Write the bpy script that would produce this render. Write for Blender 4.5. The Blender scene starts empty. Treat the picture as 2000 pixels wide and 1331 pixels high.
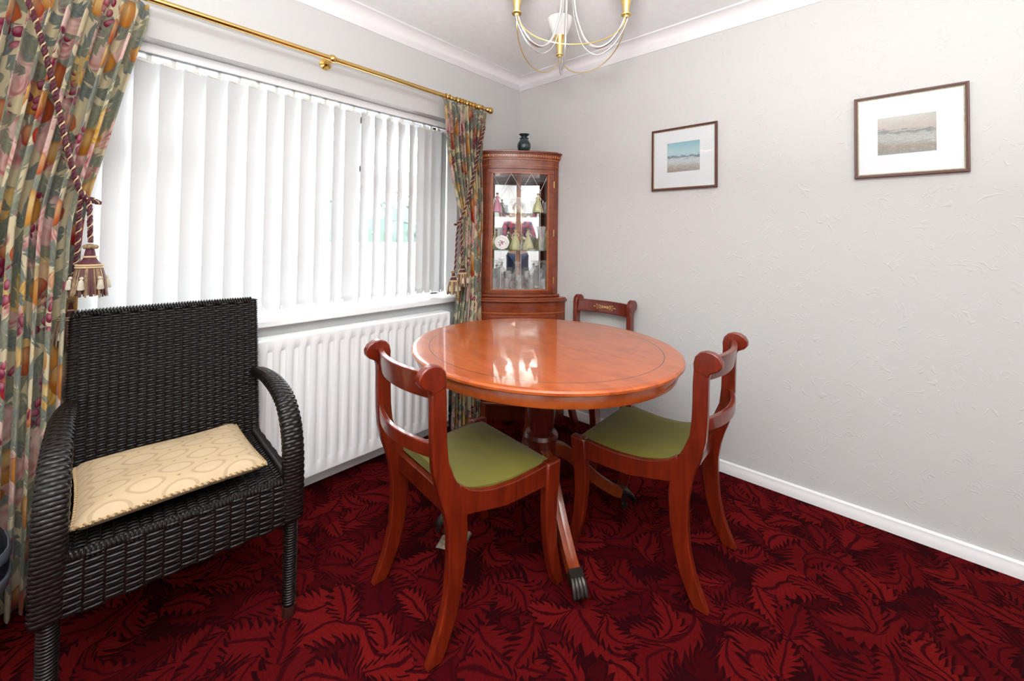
import bpy, math, random
import numpy as np
from mathutils import Vector, Matrix, Quaternion

random.seed(7)
SC = bpy.context.scene
COL = SC.collection
PI = math.pi
sin, cos, rad = math.sin, math.cos, math.radians

# ------------------------------------------------------------------ camera
CAM = Vector((2.067, -2.3453, 1.187))
_yaw, _pit, _rol = rad(42.234), rad(1.336), rad(.724)
_F = Vector((-sin(_yaw) * cos(_pit), cos(_yaw) * cos(_pit), sin(_pit)))
_r = Vector((cos(_yaw), sin(_yaw), 0))
_u = _r.cross(_F)
_R = cos(_rol) * _r + sin(_rol) * _u
_U = -sin(_rol) * _r + cos(_rol) * _u
cd = bpy.data.cameras.new('camera')
cam = bpy.data.objects.new('camera', cd)
COL.objects.link(cam)
cam.matrix_world = Matrix(((_R.x, _U.x, -_F.x, CAM.x), (_R.y, _U.y, -_F.y, CAM.y), (_R.z, _U.z, -_F.z, CAM.z), (0, 0, 0, 1)))
cd.sensor_fit = 'HORIZONTAL'
cd.sensor_width = 36
cd.lens = 813.3 / 2000 * 36
cd.shift_y = -220.3 / 2000
cd.clip_start = .02
SC.camera = cam

# ------------------------------------------------------------------ world, lights, exposure
WORLD_STRENGTH = 6.5
FLASH_POWER = 48.0
w = bpy.data.worlds.new('overcast_sky')
SC.world = w
w.use_nodes = True
bg = w.node_tree.nodes['Background']
bg.inputs[0].default_value = (.93, .97, 1, 1)
bg.inputs[1].default_value = WORLD_STRENGTH
# the photographer's soft flash, on a stand behind and above the camera
fl = bpy.data.lights.new('photo_flash', 'AREA')
fl.shape = 'DISK'
fl.size = .26
fl.energy = FLASH_POWER
fl.color = (1, .985, .97)
flo = bpy.data.objects.new('photo_flash', fl)
COL.objects.link(flo)
flo.location = (2.08, -2.42, 1.47)
flo.rotation_euler = (Vector((2.20, -2.40, 2.37)) - flo.location).to_track_quat('-Z', 'Y').to_euler()
vs = SC.view_settings
vs.view_transform = 'Standard'
vs.look = 'None'
vs.gamma = 1
vs.use_curve_mapping = False
vs.exposure = 1.47

# ------------------------------------------------------------------ node helpers
class S:
    """a socket with arithmetic, to write node maths as expressions"""
    def __init__(s, t, k): s.t, s.k = t, k
    def _b(s, op, o, rev=False):
        a, b = (o, s) if rev else (s, o)
        return s.t.math(op, a, b)
    def __add__(s, o): return s._b('ADD', o)
    def __radd__(s, o): return s._b('ADD', o, True)
    def __sub__(s, o): return s._b('SUBTRACT', o)
    def __rsub__(s, o): return s._b('SUBTRACT', o, True)
    def __mul__(s, o): return s._b('MULTIPLY', o)
    def __rmul__(s, o): return s._b('MULTIPLY', o, True)
    def __truediv__(s, o): return s._b('DIVIDE', o)
    def __pow__(s, o): return s._b('POWER', o)


class Tree:
    def __init__(s, mat):
        s.mat = mat
        s.t = mat.node_tree
        s.n = s.t.nodes
    def node(s, typ, **kw):
        n = s.n.new(typ)
        for k, v in kw.items(): setattr(n, k, v)
        return n
    def put(s, sock, v):
        if isinstance(v, S): s.t.links.new(v.k, sock)
        elif isinstance(v, tuple) and sock.type == 'RGBA' and len(v) == 3: sock.default_value = (*v, 1)
        else: sock.default_value = v
    def math(s, op, *a, clamp=False):
        n = s.node('ShaderNodeMath', operation=op, use_clamp=clamp)
        for i, v in enumerate(a): s.put(n.inputs[i], v)
        return S(s, n.outputs[0])
    def f(s, op, *a): return s.math(op, *a)
    def step(s, a, b, x):
        n = s.node('ShaderNodeMapRange', interpolation_type='SMOOTHSTEP')
        s.put(n.inputs[0], x); s.put(n.inputs[1], a); s.put(n.inputs[2], b)
        return S(s, n.outputs[0])
    def mix(s, fac, a, b):
        n = s.node('ShaderNodeMix', data_type='RGBA')
        s.put(n.inputs[0], fac); s.put(n.inputs[6], a); s.put(n.inputs[7], b)
        return S(s, n.outputs[2])
    def coord(s, kind='Object', scale=(1, 1, 1), loc=(0, 0, 0), rot=(0, 0, 0)):
        if kind == 'World':
            c = s.node('ShaderNodeNewGeometry').outputs['Position']
        elif kind == 'UVM':
            c = s.node('ShaderNodeUVMap', uv_map='UVMap').outputs[0]
        else:
            c = s.node('ShaderNodeTexCoord').outputs[kind]
        m = s.node('ShaderNodeMapping')
        s.t.links.new(c, m.inputs[0])
        m.inputs[1].default_value = loc; m.inputs[2].default_value = rot; m.inputs[3].default_value = scale
        return S(s, m.outputs[0])
    def xyz(s, v):
        n = s.node('ShaderNodeSeparateXYZ'); s.put(n.inputs[0], v)
        return [S(s, o) for o in n.outputs]
    def comb(s, x, y, z=0.0):
        n = s.node('ShaderNodeCombineXYZ')
        for i, v in enumerate((x, y, z)): s.put(n.inputs[i], v)
        return S(s, n.outputs[0])
    def noise(s, v, scale=5, detail=2, rough=.5, dist=0.0, out='Fac'):
        n = s.node('ShaderNodeTexNoise')
        s.put(n.inputs['Vector'], v)
        n.inputs['Scale'].default_value = scale; n.inputs['Detail'].default_value = detail
        n.inputs['Roughness'].default_value = rough; n.inputs['Distortion'].default_value = dist
        return S(s, n.outputs[0 if out == 'Fac' else 1])
    def vor(s, v, scale, rnd=1.0, dim='2D', feature='F1'):
        n = s.node('ShaderNodeTexVoronoi', voronoi_dimensions=dim, feature=feature)
        s.put(n.inputs['Vector'], v)
        n.inputs['Scale'].default_value = scale
        n.inputs['Randomness'].default_value = rnd
        return n
    def ramp(s, fac, stops, interp='LINEAR'):
        n = s.node('ShaderNodeValToRGB')
        n.color_ramp.interpolation = interp
        e = n.color_ramp.elements
        while len(e) < len(stops): e.new(.5)
        for x, (p, c) in zip(e, stops): x.position = p; x.color = (*c, 1)
        s.put(n.inputs[0], fac)
        return S(s, n.outputs[0])
    def bump(s, h, strength=.3, dist=.01):
        n = s.node('ShaderNodeBump')
        n.inputs['Strength'].default_value = strength; n.inputs['Distance'].default_value = dist
        s.put(n.inputs['Height'], h)
        return S(s, n.outputs[0])


def new_mat(name):
    m = bpy.data.materials.new(name)
    m.use_nodes = True
    t = Tree(m)
    return m, t, t.n['Principled BSDF']


def mat(name, col, rough=.5, metal=0.0, var=.06, vscale=30, bump=0.0, bscale=200, coat=0.0, coat_rough=.08, spec=.5, kind='Object', **kw):
    m, t, p = new_mat(name)
    c = t.coord(kind)
    nz = t.noise(c, vscale, 3)
    k = 1 - var
    t.put(p.inputs['Base Color'], t.mix(nz, tuple(x * k for x in col), tuple(min(1, x * (1 + var)) for x in col)))
    p.inputs['Roughness'].default_value = rough
    p.inputs['Metallic'].default_value = metal
    p.inputs['Coat Weight'].default_value = coat
    p.inputs['Coat Roughness'].default_value = coat_rough
    p.inputs['Specular IOR Level'].default_value = spec
    for k, v in kw.items(): p.inputs[k.replace('_', ' ')].default_value = v
    if bump: t.put(p.inputs['Normal'], t.bump(t.noise(c, bscale, 2), bump, .002))
    return m


def wood(name, dark, light, stretch=(14, 14, 1.2), rough=.3, coat=.5, scale=3.0, ring=None, coat_rough=.06):
    m, t, p = new_mat(name)
    c = t.coord('Object', scale=stretch)
    n1 = t.noise(c, scale, 5, .6, .6)
    n2 = t.noise(t.coord('Object', scale=tuple(x * 2.5 for x in stretch)), scale, 1)
    col = t.mix(t.step(.25, .75, n1 * .8 + n2 * .2), dark, light)
    if ring:
        x, y, z = t.xyz(t.coord('Object', scale=(1 / ring[0], 1 / ring[1], 1)))
        r = t.f('SQRT', x * x + y * y)
        line = t.step(ring[2], ring[2] + .002, r) * (1 - t.step(ring[2] + .006, ring[2] + .008, r))
        col = t.mix(line, col, (.02, .006, .003))
    t.put(p.inputs['Base Color'], col)
    p.inputs['Roughness'].default_value = rough
    p.inputs['Coat Weight'].default_value = coat
    p.inputs['Coat Roughness'].default_value = coat_rough
    return m


def glassy(name, tint=(1, 1, 1), gloss=.12, rough=0.0, opacity=0.0):
    """thin clear glass: see-through with a fresnel reflection"""
    m, t, p = new_mat(name)
    tr = t.node('ShaderNodeBsdfTransparent'); tr.inputs[0].default_value = (*tint, 1)
    gl = t.node('ShaderNodeBsdfGlossy'); gl.inputs['Roughness'].default_value = rough
    fr = t.node('ShaderNodeFresnel'); fr.inputs[0].default_value = 1.5
    mx = t.node('ShaderNodeMixShader')
    front = 1 - S(t, t.node('ShaderNodeNewGeometry').outputs['Backfacing'])
    t.put(mx.inputs[0], (S(t, fr.outputs[0]) + gloss) * front)
    t.t.links.new(tr.outputs[0], mx.inputs[1]); t.t.links.new(gl.outputs[0], mx.inputs[2])
    t.t.links.new(mx.outputs[0], t.n['Material Output'].inputs[0])
    return m


def crystal(name):
    m, t, p = new_mat(name)
    tr = t.node('ShaderNodeBsdfTransparent'); tr.inputs[0].default_value = (.995, .997, .997, 1)
    gl = t.node('ShaderNodeBsdfGlossy'); gl.inputs['Roughness'].default_value = .08
    df = t.node('ShaderNodeBsdfDiffuse'); df.inputs[0].default_value = (.92, .92, .92, 1)
    fr = t.node('ShaderNodeFresnel'); fr.inputs[0].default_value = 1.55
    m1 = t.node('ShaderNodeMixShader'); m2 = t.node('ShaderNodeMixShader')
    t.put(m1.inputs[0], t.noise(t.coord('Object'), 90, 1) * .36)
    t.t.links.new(tr.outputs[0], m1.inputs[1]); t.t.links.new(df.outputs[0], m1.inputs[2])
    front = 1 - S(t, t.node('ShaderNodeNewGeometry').outputs['Backfacing'])
    t.put(m2.inputs[0], S(t, fr.outputs[0]) * front * .6 + .05)
    t.t.links.new(m1.outputs[0], m2.inputs[1]); t.t.links.new(gl.outputs[0], m2.inputs[2])
    t.t.links.new(m2.outputs[0], t.n['Material Output'].inputs[0])
    return m


def leaf_layer(t, P, scale, off, rnd=.75, size=.62, width=.30, lobes=5.0, veins=26.0, curl=1.8):
    """one scattered layer of curled, lobed leaves; returns (inside, outline, vein, random)"""
    o = t.node('ShaderNodeVectorMath', operation='ADD'); t.put(o.inputs[0], P); o.inputs[1].default_value = (*off, 0)
    pv = S(t, o.outputs[0])
    v = t.vor(pv, scale, rnd)
    d = t.node('ShaderNodeVectorMath', operation='SUBTRACT'); t.put(d.inputs[0], pv); t.t.links.new(v.outputs['Position'], d.inputs[1])
    x, y, _ = t.xyz(S(t, d.outputs[0]))
    x, y = x * scale, y * scale
    cr, cg, cb = t.xyz(S(t, v.outputs['Color']))
    a = cr * (2 * PI)
    ca, sa = t.f('COSINE', a), t.f('SINE', a)
    u = x * ca + y * sa
    vv = y * ca - x * sa
    vv = vv - (cg - .5) * curl * (u * u - .12)
    av = t.f('ABSOLUTE', vv)
    tt = t.math('ADD', u / (2 * size), .5, clamp=True)
    env = t.f('POWER', t.math('MULTIPLY', tt * (1 - tt), 4.0, clamp=True), .6)
    saw = t.f('FRACT', u * lobes - av * 2.2)
    wdt = env * width * (.62 + .55 * saw)
    e = wdt - av
    ins = t.step(0.0, .03, e)
    outl = t.step(-.07, -.02, e) * t.step(.02, .05, env)
    vein = t.f('SINE', (u - av * 1.1) * veins) * .5 + .5
    mid = t.step(.012, .04, av)
    return ins, outl, vein * .75 + .25 * mid, cb, mid


def carpet_mat():
    m, t, p = new_mat('red_leaf_carpet')
    P0 = t.coord('World')
    wob = t.node('ShaderNodeTexNoise'); t.put(wob.inputs['Vector'], P0); wob.inputs['Scale'].default_value = 9; wob.inputs['Detail'].default_value = 1
    ad = t.node('ShaderNodeVectorMath', operation='MULTIPLY_ADD')
    t.t.links.new(wob.outputs['Color'], ad.inputs[0]); ad.inputs[1].default_value = (.07, .07, 0); t.put(ad.inputs[2], P0)
    P = S(t, ad.outputs[0])
    base = (.018, .0016, .003)
    col = t.mix(t.noise(P0, 25, 2), base, (.035, .002, .004))
    fib = t.noise(P0, 420, 2)
    for sc, off, c1, c2, kw in (
            (7.0, (.3, 1.7), (.042, .0013, .0026), (.075, .0026, .004), dict(width=.36, veins=60, lobes=6)),
            (5.6, (5.1, 2.2), (.060, .0018, .0034), (.11, .004, .005), dict(width=.34, veins=58, lobes=8)),
            (4.5, (9.4, 7.3), (.095, .0034, .0044), (.17, .0076, .0076), dict(width=.32, lobes=9, veins=64, curl=2.2)),
            (6.3, (2.6, 4.9), (.10, .0034, .0044), (.17, .0076, .0076), dict(width=.25, size=.5, lobes=7, veins=56, curl=3.2))):
        ins, outl, vein, rnd, mid = leaf_layer(t, P, sc, off, **kw)
        col = t.mix(outl, col, base)
        lc = t.mix(rnd, c1, c2)
        lc = t.mix(t.step(.05, .38, vein) * mid, (.040, .002, .004), lc)
        col = t.mix(ins, col, lc)
    col = t.mix(fib * .5, col, (.02, .001, .002))
    t.put(p.inputs['Base Color'], col)
    p.inputs['Roughness'].default_value = 1.0
    p.inputs['Specular IOR Level'].default_value = .03
    t.put(p.inputs['Normal'], t.bump(fib, .6, .004))
    return m


def floral_mat():
    m, t, p = new_mat('floral_curtain_print')
    P0 = t.coord('UVM')
    wob = t.node('ShaderNodeTexNoise'); t.put(wob.inputs['Vector'], P0); wob.inputs['Scale'].default_value = 14; wob.inputs['Detail'].default_value = 2
    ad = t.node('ShaderNodeVectorMath', operation='MULTIPLY_ADD')
    t.t.links.new(wob.outputs['Color'], ad.inputs[0]); ad.inputs[1].default_value = (.035, .035, 0); t.put(ad.inputs[2], P0)
    P = S(t, ad.outputs[0])
    brush = t.noise(t.coord('UVM', scale=(60, 25, 1)), 1.6, 3)
    col = t.mix(brush, (.60, .51, .35), (.72, .64, .47))
    def leaves(col, sc, off, c1, c2, cv, **kw):
        ins, outl, vein, rnd, mid = leaf_layer(t, P, sc, off, **kw)
        lc = t.mix(rnd, c1, c2)
        lc = t.mix(brush * .5, lc, cv)
        lc = t.mix((1 - vein) * .45, lc, cv)
        return t.mix(ins, col, lc)
    def blobs(col, sc, off, r, edge, core, hi, rnd=.8, petals=0, keep=.0):
        o = t.node('ShaderNodeVectorMath', operation='ADD'); t.put(o.inputs[0], P); o.inputs[1].default_value = (*off, 0)
        pv = S(t, o.outputs[0])
        v = t.vor(pv, sc, rnd)
        d = t.node('ShaderNodeVectorMath', operation='SUBTRACT'); t.put(d.inputs[0], pv); t.t.links.new(v.outputs['Position'], d.inputs[1])
        x, y, _ = t.xyz(S(t, d.outputs[0]))
        x, y = x * sc, y * sc
        rr = t.f('SQRT', x * x + y * y)
        cr, cg, cb = t.xyz(S(t, v.outputs['Color']))
        R = r * (.75 + .5 * cr)
        if petals:
            ang = t.f('ARCTAN2', y, x)
            R = R * (1 + .16 * t.f('SINE', ang * petals + cg * 6))
            pet = t.f('SINE', rr * 52 + 2.5 * t.f('SINE', ang * 3 + rr * 14)) * .5 + .5
        ins = t.step(0.0, .04, R - rr) * t.step(keep, keep + .02, cb)
        hl = t.f('SQRT', (x + .3 * R) * (x + .3 * R) + (y - .35 * R) * (y - .35 * R))
        c = t.mix(t.step(0.0, r * 1.1, hl), hi, t.mix(cg, core, edge))
        c = t.mix(t.step(.65, 1.05, rr / R) * .6, c, tuple(k * .45 for k in edge))
        if petals: c = t.mix(pet * .75, c, hi)
        c = t.mix(brush * .3, c, edge)
        return t.mix(ins, col, c)
    col = leaves(col, 6.6, (1.3, .4), (.23, .23, .155), (.135, .165, .155), (.42, .40, .29), width=.26, lobes=2.5, veins=34, curl=.9, size=.50)
    col = leaves(col, 7.8, (4.7, 3.9), (.085, .115, .125), (.17, .195, .175), (.32, .32, .26), width=.23, lobes=3, veins=38, curl=1.1)
    col = blobs(col, 4.4, (7.7, 2.1), .38, (.52, .22, .22), (.66, .42, .37), (.78, .63, .55), petals=5, keep=.42)
    col = blobs(col, 4.9, (3.2, 8.8), .32, (.58, .30, .09), (.67, .44, .17), (.74, .60, .34), petals=4, keep=.66)
    col = leaves(col, 8.6, (9.1, 6.6), (.075, .10, .11), (.23, .22, .14), (.35, .35, .26), width=.20, lobes=3, veins=34, curl=1.3)
    col = blobs(col, 6.4, (2.9, 6.1), .28, (.33, .05, .055), (.50, .20, .11), (.68, .44, .26), keep=.58)
    col = blobs(col, 6.1, (8.3, 1.2), .30, (.48, .19, .08), (.60, .35, .15), (.72, .55, .30), keep=.66)
    gm = t.step(.60, .64, t.noise(P0, 7, 1))
    g2 = blobs(col, 27, (.7, .9), .46, (.17, .015, .045), (.30, .06, .10), (.55, .28, .31), rnd=.5)
    col = t.mix(gm, col, g2)
    hs = t.node('ShaderNodeHueSaturation'); hs.inputs['Saturation'].default_value = 1.22; hs.inputs['Value'].default_value = .72
    t.put(hs.inputs['Color'], col)
    t.put(p.inputs['Base Color'], S(t, hs.outputs[0]))
    p.inputs['Roughness'].default_value = .75
    p.inputs['Specular IOR Level'].default_value = .25
    p.inputs['Sheen Weight'].default_value = .15
    return m


def wallpaper_mat(name, col, strength, scale=1.0):
    m, t, p = new_mat(name)
    P = t.coord('World')
    wob = t.node('ShaderNodeTexNoise'); t.put(wob.inputs['Vector'], P); wob.inputs['Scale'].default_value = 7 * scale; wob.inputs['Detail'].default_value = 2
    ad = t.node('ShaderNodeVectorMath', operation='MULTIPLY_ADD')
    t.t.links.new(wob.outputs['Color'], ad.inputs[0]); ad.inputs[1].default_value = (.10, .10, .10); t.put(ad.inputs[2], P)
    D = S(t, ad.outputs[0])
    n1 = t.noise(D, 6.5 * scale, 1.5)
    n2 = t.noise(D, 11 * scale, 1)
    l1 = t.step(.55, 1.0, t.f('SINE', n1 * 120))
    l2 = t.step(.60, 1.0, t.f('SINE', n2 * 75))
    g1 = t.step(.56, .64, t.noise(P, 15 * scale, 2))
    g2 = t.step(.57, .65, t.noise(t.coord('World', loc=(3, 7, 5)), 19 * scale, 2))
    h = l1 * g1 + .8 * l2 * g2 + .2 * t.noise(P, 70, 3)
    t.put(p.inputs['Base Color'], t.mix(t.noise(P, 3, 2), tuple(x * .98 for x in col), col))
    p.inputs['Roughness'].default_value = .6
    p.inputs['Specular IOR Level'].default_value = .3
    t.put(p.inputs['Normal'], t.bump(h, strength, .004))
    return m


def slat_mat():
    m, t, p = new_mat('blind_fabric')
    c = t.coord('Object', scale=(40, 40, 500))
    col = t.mix(t.noise(c, 1, 2), (.60, .61, .615), (.66, .67, .675))
    df = t.node('ShaderNodeBsdfDiffuse'); tl = t.node('ShaderNodeBsdfTranslucent')
    t.put(df.inputs[0], col); t.put(tl.inputs[0], col)
    mx = t.node('ShaderNodeMixShader'); mx.inputs[0].default_value = .04
    t.t.links.new(df.outputs[0], mx.inputs[1]); t.t.links.new(tl.outputs[0], mx.inputs[2])
    t.t.links.new(mx.outputs[0], t.n['Material Output'].inputs[0])
    return m


def painting_mat(name, sky1, sky2, sea, surf, sand1, sand2, hor):
    m, t, p = new_mat(name)
    x, y, z = t.xyz(t.coord('Generated'))
    P = t.coord('Generated', scale=(3, 1, 14))
    n = t.noise(P, 1.5, 5, .65, .5)
    zz = z + (n - .5) * .34 + (x - .5) * .05
    col = t.ramp(zz, ((0.0, sand2), (hor * .35, sand1), (hor * .62, surf), (hor * .86, surf), (hor * .95, sea), (hor, sea), (hor + .04, sky2), (1.0, sky1)))
    col = t.mix(t.step(.48, .70, t.noise(P, 5, 4, .7)) * (1 - t.step(.5, .7, z)) * .8, col, tuple(k * .45 for k in sand2))
    col = t.mix(t.step(.5, .75, t.noise(P, 3, 4, .7)) * .5, col, (.62, .63, .62))
    t.put(p.inputs['Base Color'], col)
    p.inputs['Roughness'].default_value = .7
    return m


M = {}
M['carpet'] = carpet_mat()
M['floral'] = floral_mat()
M['wall_r'] = wallpaper_mat('embossed_wallpaper', (.612, .605, .592), .30)
M['wall_w'] = wallpaper_mat('cream_wallpaper', (.60, .60, .597), .14, 1.6)
M['ceiling'] = mat('ceiling_paint', (.91, .95, .975), .8, bump=.25, bscale=130, kind='World')
M['cornice'] = mat('cornice_paint', (.90, .90, .92), .6, var=.01)
M['rear_paint'] = mat('white_wall_paint', (.90, .895, .885), .7, var=.01, kind='World')  # unseen rear walls, coloured paler than the others to bounce more light
M['gloss_white'] = mat('white_gloss_paint', (.87, .86, .86), .28, var=.015)
M['upvc'] = mat('white_upvc', (.85, .86, .87), .3, var=.01)
M['radiator'] = mat('radiator_enamel', (.94, .93, .93), .3, var=.01)
M['slat'] = slat_mat()
M['plastic_white'] = mat('white_plastic', (.85, .86, .82), .4, var=.01)
M['track_grey'] = mat('grey_track', (.16, .18, .19), .5)
M['table_wood'] = wood('table_yew', (.33, .052, .006), (.50, .110, .016), (2.2, 7, 7), .30, .6, ring=(.568, .53, .865), coat_rough=.03)
M['edge_wood'] = wood('table_edge', (.33, .058, .009), (.45, .10, .018), (5, 5, 5), .30, .5)
M['chair_wood'] = wood('chair_mahogany', (.085, .0065, .0016), (.195, .018, .0034), (12, 12, 1.5), .31, .4)
M['dark_wood'] = wood('pedestal_mahogany', (.055, .008, .004), (.13, .018, .006), (10, 10, 1.5), .30, .5)
M['leg_wood'] = wood('table_leg_wood', (.17, .028, .007), (.30, .055, .011), (6, 6, 6), .30, .5)
M['cab_wood'] = wood('cabinet_yew', (.15, .022, .005), (.28, .052, .011), (4, 4, 9), .30, .5)
M['cab_light'] = wood('cabinet_crossband', (.36, .090, .018), (.52, .16, .035), (8, 8, 8), .31, .4)
M['seat_green'] = mat('green_velvet', (.155, .138, .022), .9, var=.14, vscale=14, bump=.25, bscale=700, spec=.12, Sheen_Weight=.12)
M['brass'] = mat('polished_brass', (.70, .47, .16), .17, 1.0, var=.02)
M['gold'] = mat('satin_gold', (.78, .56, .20), .28, 1.0, var=.02)
M['silver'] = mat('brushed_nickel', (.62, .61, .60), .3, 1.0, var=.02)
M['dark_brass'] = mat('dark_bronze', (.055, .048, .042), .35, .8, var=.2)
M['wicker'] = mat('dark_brown_wicker', (.0085, .0055, .0045), .30, var=.35, vscale=60, spec=.34)
M['wicker_in'] = mat('wicker_shadow_core', (.008, .006, .006), .7)
M['cap_brown'] = mat('brown_plastic_cap', (.045, .014, .010), .4)
M['rope_brown'] = mat('brown_cord', (.30, .17, .07), .6)
M['rope_red'] = mat('burgundy_cord', (.075, .008, .018), .6, bump=.4, bscale=900)
M['rope_gold'] = mat('gold_cord', (.58, .43, .24), .55, bump=.4, bscale=900)
M['fringe_dark'] = mat('dark_fringe_threads', (.10, .035, .03), .7, var=.5, vscale=110)
M['fringe'] = mat('fringe_threads', (.26, .17, .09), .7, var=.8, vscale=110)
M['fringe_pale'] = mat('pale_fringe', (.55, .49, .38), .7, var=.25, vscale=90)
M['frame_wood'] = mat('dark_red_frame', (.105, .028, .018), .35, var=.3, vscale=60)
M['frame_gold'] = mat('tarnished_gilt', (.40, .37, .25), .5, .3, var=.5, vscale=70)
M['mount'] = mat('white_mount', (.70, .715, .735), .85, var=.005)
M['glass'] = glassy('clear_glass', gloss=0.0)
M['pic_glass'] = glassy('picture_glass', gloss=.02)
M['shelf_glass'] = glassy('shelf_glass', (.86, .95, .91), .04)
M['crystal'] = crystal('cut_crystal')
M['mirror'] = mat('mirror_silver', (.90, .91, .91), .015, 1.0, var=.0)
M['vase'] = mat('teal_glaze', (.010, .030, .034), .12, var=.9, vscale=22, coat=.6)
M['black'] = mat('black_plastic', (.012, .012, .014), .35)


def cushion_mat():
    m, t, p = new_mat('beige_damask')
    x, y, z = t.xyz(t.coord('Object'))
    xa, yb_ = x * 11.0, y * 7.0
    a, b = xa + yb_, xa - yb_
    k = t.f('COSINE', a * PI) * t.f('COSINE', b * PI)
    ogee = t.step(.02, .14, t.f('ABSOLUTE', k)) 
    medal = t.step(.50, .60, t.f('ABSOLUTE', k)) 
    ring = t.step(.30, .36, t.f('ABSOLUTE', k)) * (1 - medal)
    col = t.mix(ring, (.53, .395, .245), (.41, .305, .18))
    col = t.mix(medal * .6, col, (.56, .43, .28))
    dots = t.step(.985, .995, t.f('ABSOLUTE', t.f('SINE', a * PI) * t.f('SINE', b * PI)))
    col = t.mix(dots * .7, col, (.22, .05, .03))
    col = t.mix(t.noise(t.coord('Object'), 9, 3) * .25, col, (.50, .33, .16))
    t.put(p.inputs['Base Color'], col)
    p.inputs['Roughness'].default_value = .7
    t.put(p.inputs['Normal'], t.bump(t.noise(t.coord('Object'), 900, 1), .2, .001))
    return m


M['cushion'] = cushion_mat()

# ------------------------------------------------------------------ mesh helpers
class MB:
    def __init__(s): s.v, s.f, s.uv = [], [], {}
    def add(s, vs, fs):
        o = len(s.v)
        s.v += [tuple(p) for p in vs]
        s.f += [tuple(i + o for i in f) for f in fs]
        return o
    def box(s, c, d, rot=None):
        x, y, z = (k / 2 for k in d)
        vs = [Vector((a * x, b * y, e * z)) for e in (-1, 1) for b in (-1, 1) for a in (-1, 1)]
        if rot is not None: vs = [rot @ p for p in vs]
        c = Vector(c)
        s.add([p + c for p in vs], [(0, 2, 3, 1), (4, 5, 7, 6), (0, 1, 5, 4), (2, 6, 7, 3), (0, 4, 6, 2), (1, 3, 7, 5)])
        return s
    def b2(s, x0, x1, y0, y1, z0, z1):
        return s.box(((x0 + x1) / 2, (y0 + y1) / 2, (z0 + z1) / 2), (x1 - x0, y1 - y0, z1 - z0))
    def loft(s, secs, closed=False, caps=True, ring=True):
        k = len(secs[0]); n = len(secs)
        vs = [p for sec in secs for p in sec]
        fs = []
        for i in range(n if closed else n - 1):
            j = (i + 1) % n
            for a in range(k if ring else k - 1):
                b = (a + 1) % k
                fs.append((i * k + a, i * k + b, j * k + b, j * k + a))
        if caps and not closed and ring:
            fs.append(tuple(range(k))[::-1]); fs.append(tuple((n - 1) * k + a for a in range(k)))
        s.add(vs, fs)
        return s
    def tube(s, pts, r, n=8, closed=False, flat=None, up=None, caps=True):
        pts = [Vector(p) for p in pts]
        N = len(pts)
        secs = []
        nrm = None
        for i, p in enumerate(pts):
            if closed: tg = pts[(i + 1) % N] - pts[i - 1]
            else: tg = pts[min(i + 1, N - 1)] - pts[max(i - 1, 0)]
            tg.normalize()
            if up is not None: nn = Vector(up) - tg * Vector(up).dot(tg)
            elif nrm is None:
                a = Vector((0, 0, 1)) if abs(tg.z) < .9 else Vector((1, 0, 0))
                nn = a - tg * a.dot(tg)
            else: nn = nrm - tg * nrm.dot(tg)
            nn.normalize(); nrm = nn
            bn = tg.cross(nn)
            rr = r[i] if isinstance(r, (list, tuple)) else r
            fa, fb = flat if flat else (1, 1)
            secs.append([p + nn * (rr * fa * cos(2 * PI * k / n)) + bn * (rr * fb * sin(2 * PI * k / n)) for k in range(n)])
        return s.loft(secs, closed, caps)
    def lathe(s, prof, n=24, c=(0, 0, 0), axis='z', sx=1, sy=1):
        c = Vector(c)
        secs = []
        for r, h in prof:
            sec = []
            for k in range(n):
                a = 2 * PI * k / n
                x, y = r * cos(a) * sx, r * sin(a) * sy
                sec.append(c + (Vector((x, y, h)) if axis == 'z' else Vector((x, h, y)) if axis == 'y' else Vector((h, x, y))))
            secs.append(sec)
        if axis == 'y': secs = [q[::-1] for q in secs]
        return s.loft(secs)
    def ball(s, c, r, n=10, m=6, sc=(1, 1, 1)):
        pr = [(max(1e-4, sin(PI * i / m)), -cos(PI * i / m)) for i in range(m + 1)]
        c = Vector(c)
        secs = [[c + Vector((q * r * cos(2 * PI * k / n) * sc[0], q * r * sin(2 * PI * k / n) * sc[1], h * r * sc[2])) for k in range(n)] for q, h in pr]
        return s.loft(secs)
    def prism(s, poly, fn0, fn1):
        """polygon extruded between two mappings"""
        k = len(poly)
        vs = [fn0(*p) for p in poly] + [fn1(*p) for p in poly]
        fs = [tuple(range(k))[::-1], tuple(range(k, 2 * k))] + [(i, (i + 1) % k, k + (i + 1) % k, k + i) for i in range(k)]
        s.add(vs, fs)
        return s
    def xf(s, mx):
        s.v = [tuple(mx @ Vector(p)) for p in s.v]
        return s
    def mesh(s, name, m, smooth=35):
        me = bpy.data.meshes.new(name)
        me.from_pydata(s.v, [], s.f)
        me.materials.append(m)
        if smooth:
            me.shade_smooth()
            me.set_sharp_from_angle(angle=rad(smooth))
        me.update()
        return me
    def build(s, name, m, parent=None, smooth=35, bevel=0, loc=None, rz=0):
        o = bpy.data.objects.new(name, s.mesh(name, m, smooth))
        COL.objects.link(o)
        if parent is not None: o.parent = parent
        if loc is not None: o.location = loc
        if rz: o.rotation_euler.z = rz
        if bevel:
            b = o.modifiers.new('bevel', 'BEVEL'); b.width = bevel; b.segments = 2; b.limit_method = 'ANGLE'; b.angle_limit = rad(40)
            b.harden_normals = False
        return o


def tag(o, label=None, cat=None, group=None, kind=None):
    if label: o['label'] = label
    if cat: o['category'] = cat
    if group: o['group'] = group
    if kind: o['kind'] = kind
    return o


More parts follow.
